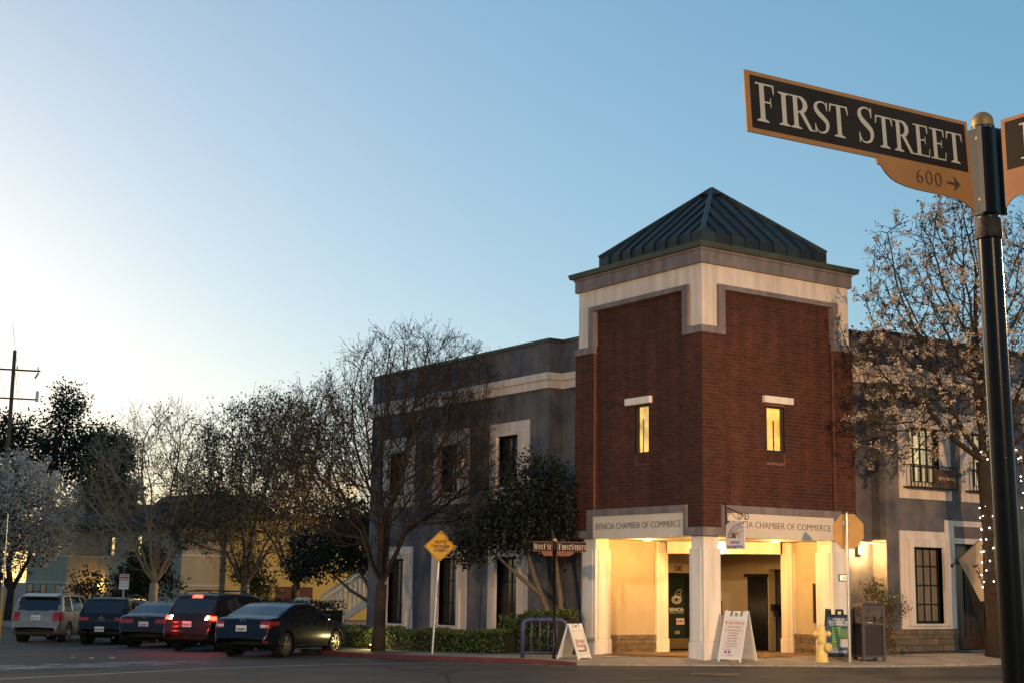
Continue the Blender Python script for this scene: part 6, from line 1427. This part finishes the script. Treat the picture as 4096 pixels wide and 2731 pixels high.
# ochre building with wide low windows
YB = thing('ochre_building', 'low ochre building with brown blinds and an outside stair, lit warmly from the street', 'building', (35.0, 80.5, -.6))
ydir = Vector((.83, -.557, 0)); ang = math.atan2(ydir.y, ydir.x); YB.rotation_euler = (0, 0, ang)
ochre2 = mat('ochre_stucco', (.46,.31,.10), .9, var=.06, scale=1)
MB().box(0, 0, 0, 13, 8, 5.9).build('wall', ochre2, YB); MB().box(-.2, -.2, 5.9, 13.2, 8.2, 6.1).build('roof', apt_dark, YB)
for x0 in (2.95, 8.6):
    w = MB().box(x0, -.04, .75, x0+2.2, .02, 1.98).build('window', mat('maroon_frame', (.045,.012,.010), .6) if 'maroon_frame' not in bpy.data.materials else bpy.data.materials['maroon_frame'], YB)
    for k in (0, 1):
        for s in range(9): MB().box(x0+.08+1.06*k, -.055, .84+.12*s, x0+1.06+1.06*k, -.043, .93+.12*s).build('blind_slat', mat('brown_blind', (.10,.035,.022), .7) if 'brown_blind' not in bpy.data.materials else bpy.data.materials['brown_blind'], w)
w = MB().box(5.2, -.04, 3.4, 6.2, .02, 4.5).build('window', M['frame'], YB); MB().box(5.28, -.05, 3.48, 6.12, -.042, 4.42).build('pane', blind, w)
# white outside stair
SR = thing('outside_stair', 'white railed outside stair climbing to the right behind the grey wing end', 'stair', (29.0, 56.6, -.56))
su = Vector((.825, -.565, 0)); n_s = 14; wpaint = mat('white_rail_paint', (.66,.60,.50), .6, var=.05)
for k in range(n_s):
    a = su*(.28*k); MB().obox(a+Vector((.5,.7,.14+.19*k)), su, Vector((.565,.825,0)), (0,0,1), .16, .55, .03).build('tread', wpaint, SR)
for side_ in (0, 1):
    off = Vector((.565,.825,0))*1.1*side_; top_ = su*(.28*n_s)+Vector((0,0,.19*n_s))
    mb = MB(); mb.bar(off+Vector((0,0,.10)), off+top_+Vector((0,0,.10)), .05, .14); mb.build('stringer', wpaint, SR)
    mb = MB(); mb.bar(off+Vector((0,0,1.62)), off+top_+Vector((0,0,1.62)), .05, .05); mb.build('hand_rail', wpaint, SR)
    MB().bar(off+Vector((0,0,1.35)), off+top_+Vector((0,0,1.35)), .03, .05).build('hand_rail', wpaint, SR)
    for k in range(20): q = off+top_*(k/20); MB().bar(q+Vector((0,0,.18)), q+Vector((0,0,1.34)), .03, .03).build('baluster', wpaint, SR)
gp = thing('gate_pier', 'pale pier with a stepped cap beside the outside stair', 'pier', (27.4, 55.0, -.55)); MB().box(-.28,-.28,0,.28,.28,1.38).build('shaft', wpaint, gp); MB().box(-.38,-.38,1.385,.38,.38,1.50).build('cap', wpaint, gp); MB().hexa([(-.3,-.3,1.505),(.3,-.3,1.505),(.3,.3,1.505),(-.3,.3,1.505),(-.18,-.18,1.62),(.18,-.18,1.62),(.18,.18,1.62),(-.18,.18,1.62)]).build('cap', wpaint, gp)
# utility pole
wood = mat('pole_wood', (.10,.060,.040), .9, var=.25, scale=3, stretch=(6,6,.4))
up = thing('utility_pole', 'brown wooden utility pole with two crossarms at the left edge', 'utility pole', (24.05, 88.0, -.6), rz=-YAW+.30)
lp = .055
MB().tube([(0,0,0), (.0,0,8), (.0,0,15.75)], [.16,.13,.105], 12).build('pole', wood, up, smooth=True)
MB().box(-1.1,-.20,14.50,1.55,-.10,14.60).build('crossarm', wood, up); MB().box(-1.1,-.20,12.78,1.45,-.10,12.87).build('crossarm', wood, up)
MB().bar((1.45,-.15,14.45),(1.25,-.15,14.1),.05).build('brace', wood, up); MB().lathe([(.10,0),(.10,.55),(.06,.65)], (1.45,-.15,12.7), n=10).build('transformer', M['steel'], up)
for x in (-.9, .2, 1.4): MB().lathe([(.03,0),(.05,.04),(.03,.10),(.05,.14),(.0,.18)], (x,-.14,14.62), n=8).build('insulator', M['steel'], up)
wr = MB()
for (dx, z) in ((-.9,14.8),(.2,14.8),(.5,12.3)): pts = [Vector((dx+.0*i, i*4.0, z-.012*(i*(12-i)))) for i in range(-3, 13)]; wr.tube(pts, .012, 4)
wo2 = wr.build('wires', M['dark'], None); wo2.location = (24.05, 88.0, -.6); wo2.rotation_euler = (0, 0, -YAW+.30); tag(wo2, 'overhead wires carried by the wooden utility pole', 'wires')
# private parking sign
ps = thing('parking_sign', 'red and white PRIVATE PARKING sign on a thin post behind the parked cars', 'road sign', (21.99, 61.2, -.6), rz=-.30)
MB().tube([(0,0,0), (0,0,2.5)], .03, 8).build('post', M['steel'], ps)
pb = MB().box(-.20,-.045,1.88,.20,-.032,2.52).build('sign_plate', M['white'], ps)
MB().box(-.185,-.049,2.25,.185,-.046,2.50).build('red_panel', mat('sign_red', (.30,.02,.02), .6, var=0), pb)
write('PRIVATE', .095, M['white'], (0,-.0515,2.395), (1,0,0), (0,0,1), pb, offset=.002); write('PARKING', .095, M['white'], (0,-.0515,2.28), (1,0,0), (0,0,1), pb, offset=.002)
for k, tx in enumerate(('UNAUTHORIZED', 'VEHICLES WILL', 'BE TOWED AT', 'OWNERS EXPENSE')): write(tx, .05, mat('sign_ink', (.25,.05,.05), .6, var=0) if 'sign_ink' not in bpy.data.materials else bpy.data.materials['sign_ink'], (0,-.047,2.17-.065*k), (1,0,0), (0,0,1), pb)
yp = thing('marker_post', 'thin yellow marker post at the left edge behind the silver car', 'post', (14.3, 51.7, hz(51.7)))
MB().tube([(0,0,0), (0,0,1.9)], .035, 8).build('lower_post', mat('yellow_post', (.50,.28,.02), .6), yp); MB().tube([(0,0,1.9), (0,0,4.4)], .02, 8).build('upper_post', M['steel'], yp)
gf = thing('low_fence', 'low pale slatted fence left of the silver car', 'fence', (13.2, 57.5, hz(57)))
for k in range(16): MB().box(-2.6+.16*k, -.03, .1, -2.5+.16*k, .03, .92).build('slat', wpaint, gf)
MB().box(-2.7, .035, .2, .1, .07, .28).build('rail', wpaint, gf); MB().box(-2.7, .035, .72, .1, .07, .80).build('rail', wpaint, gf)
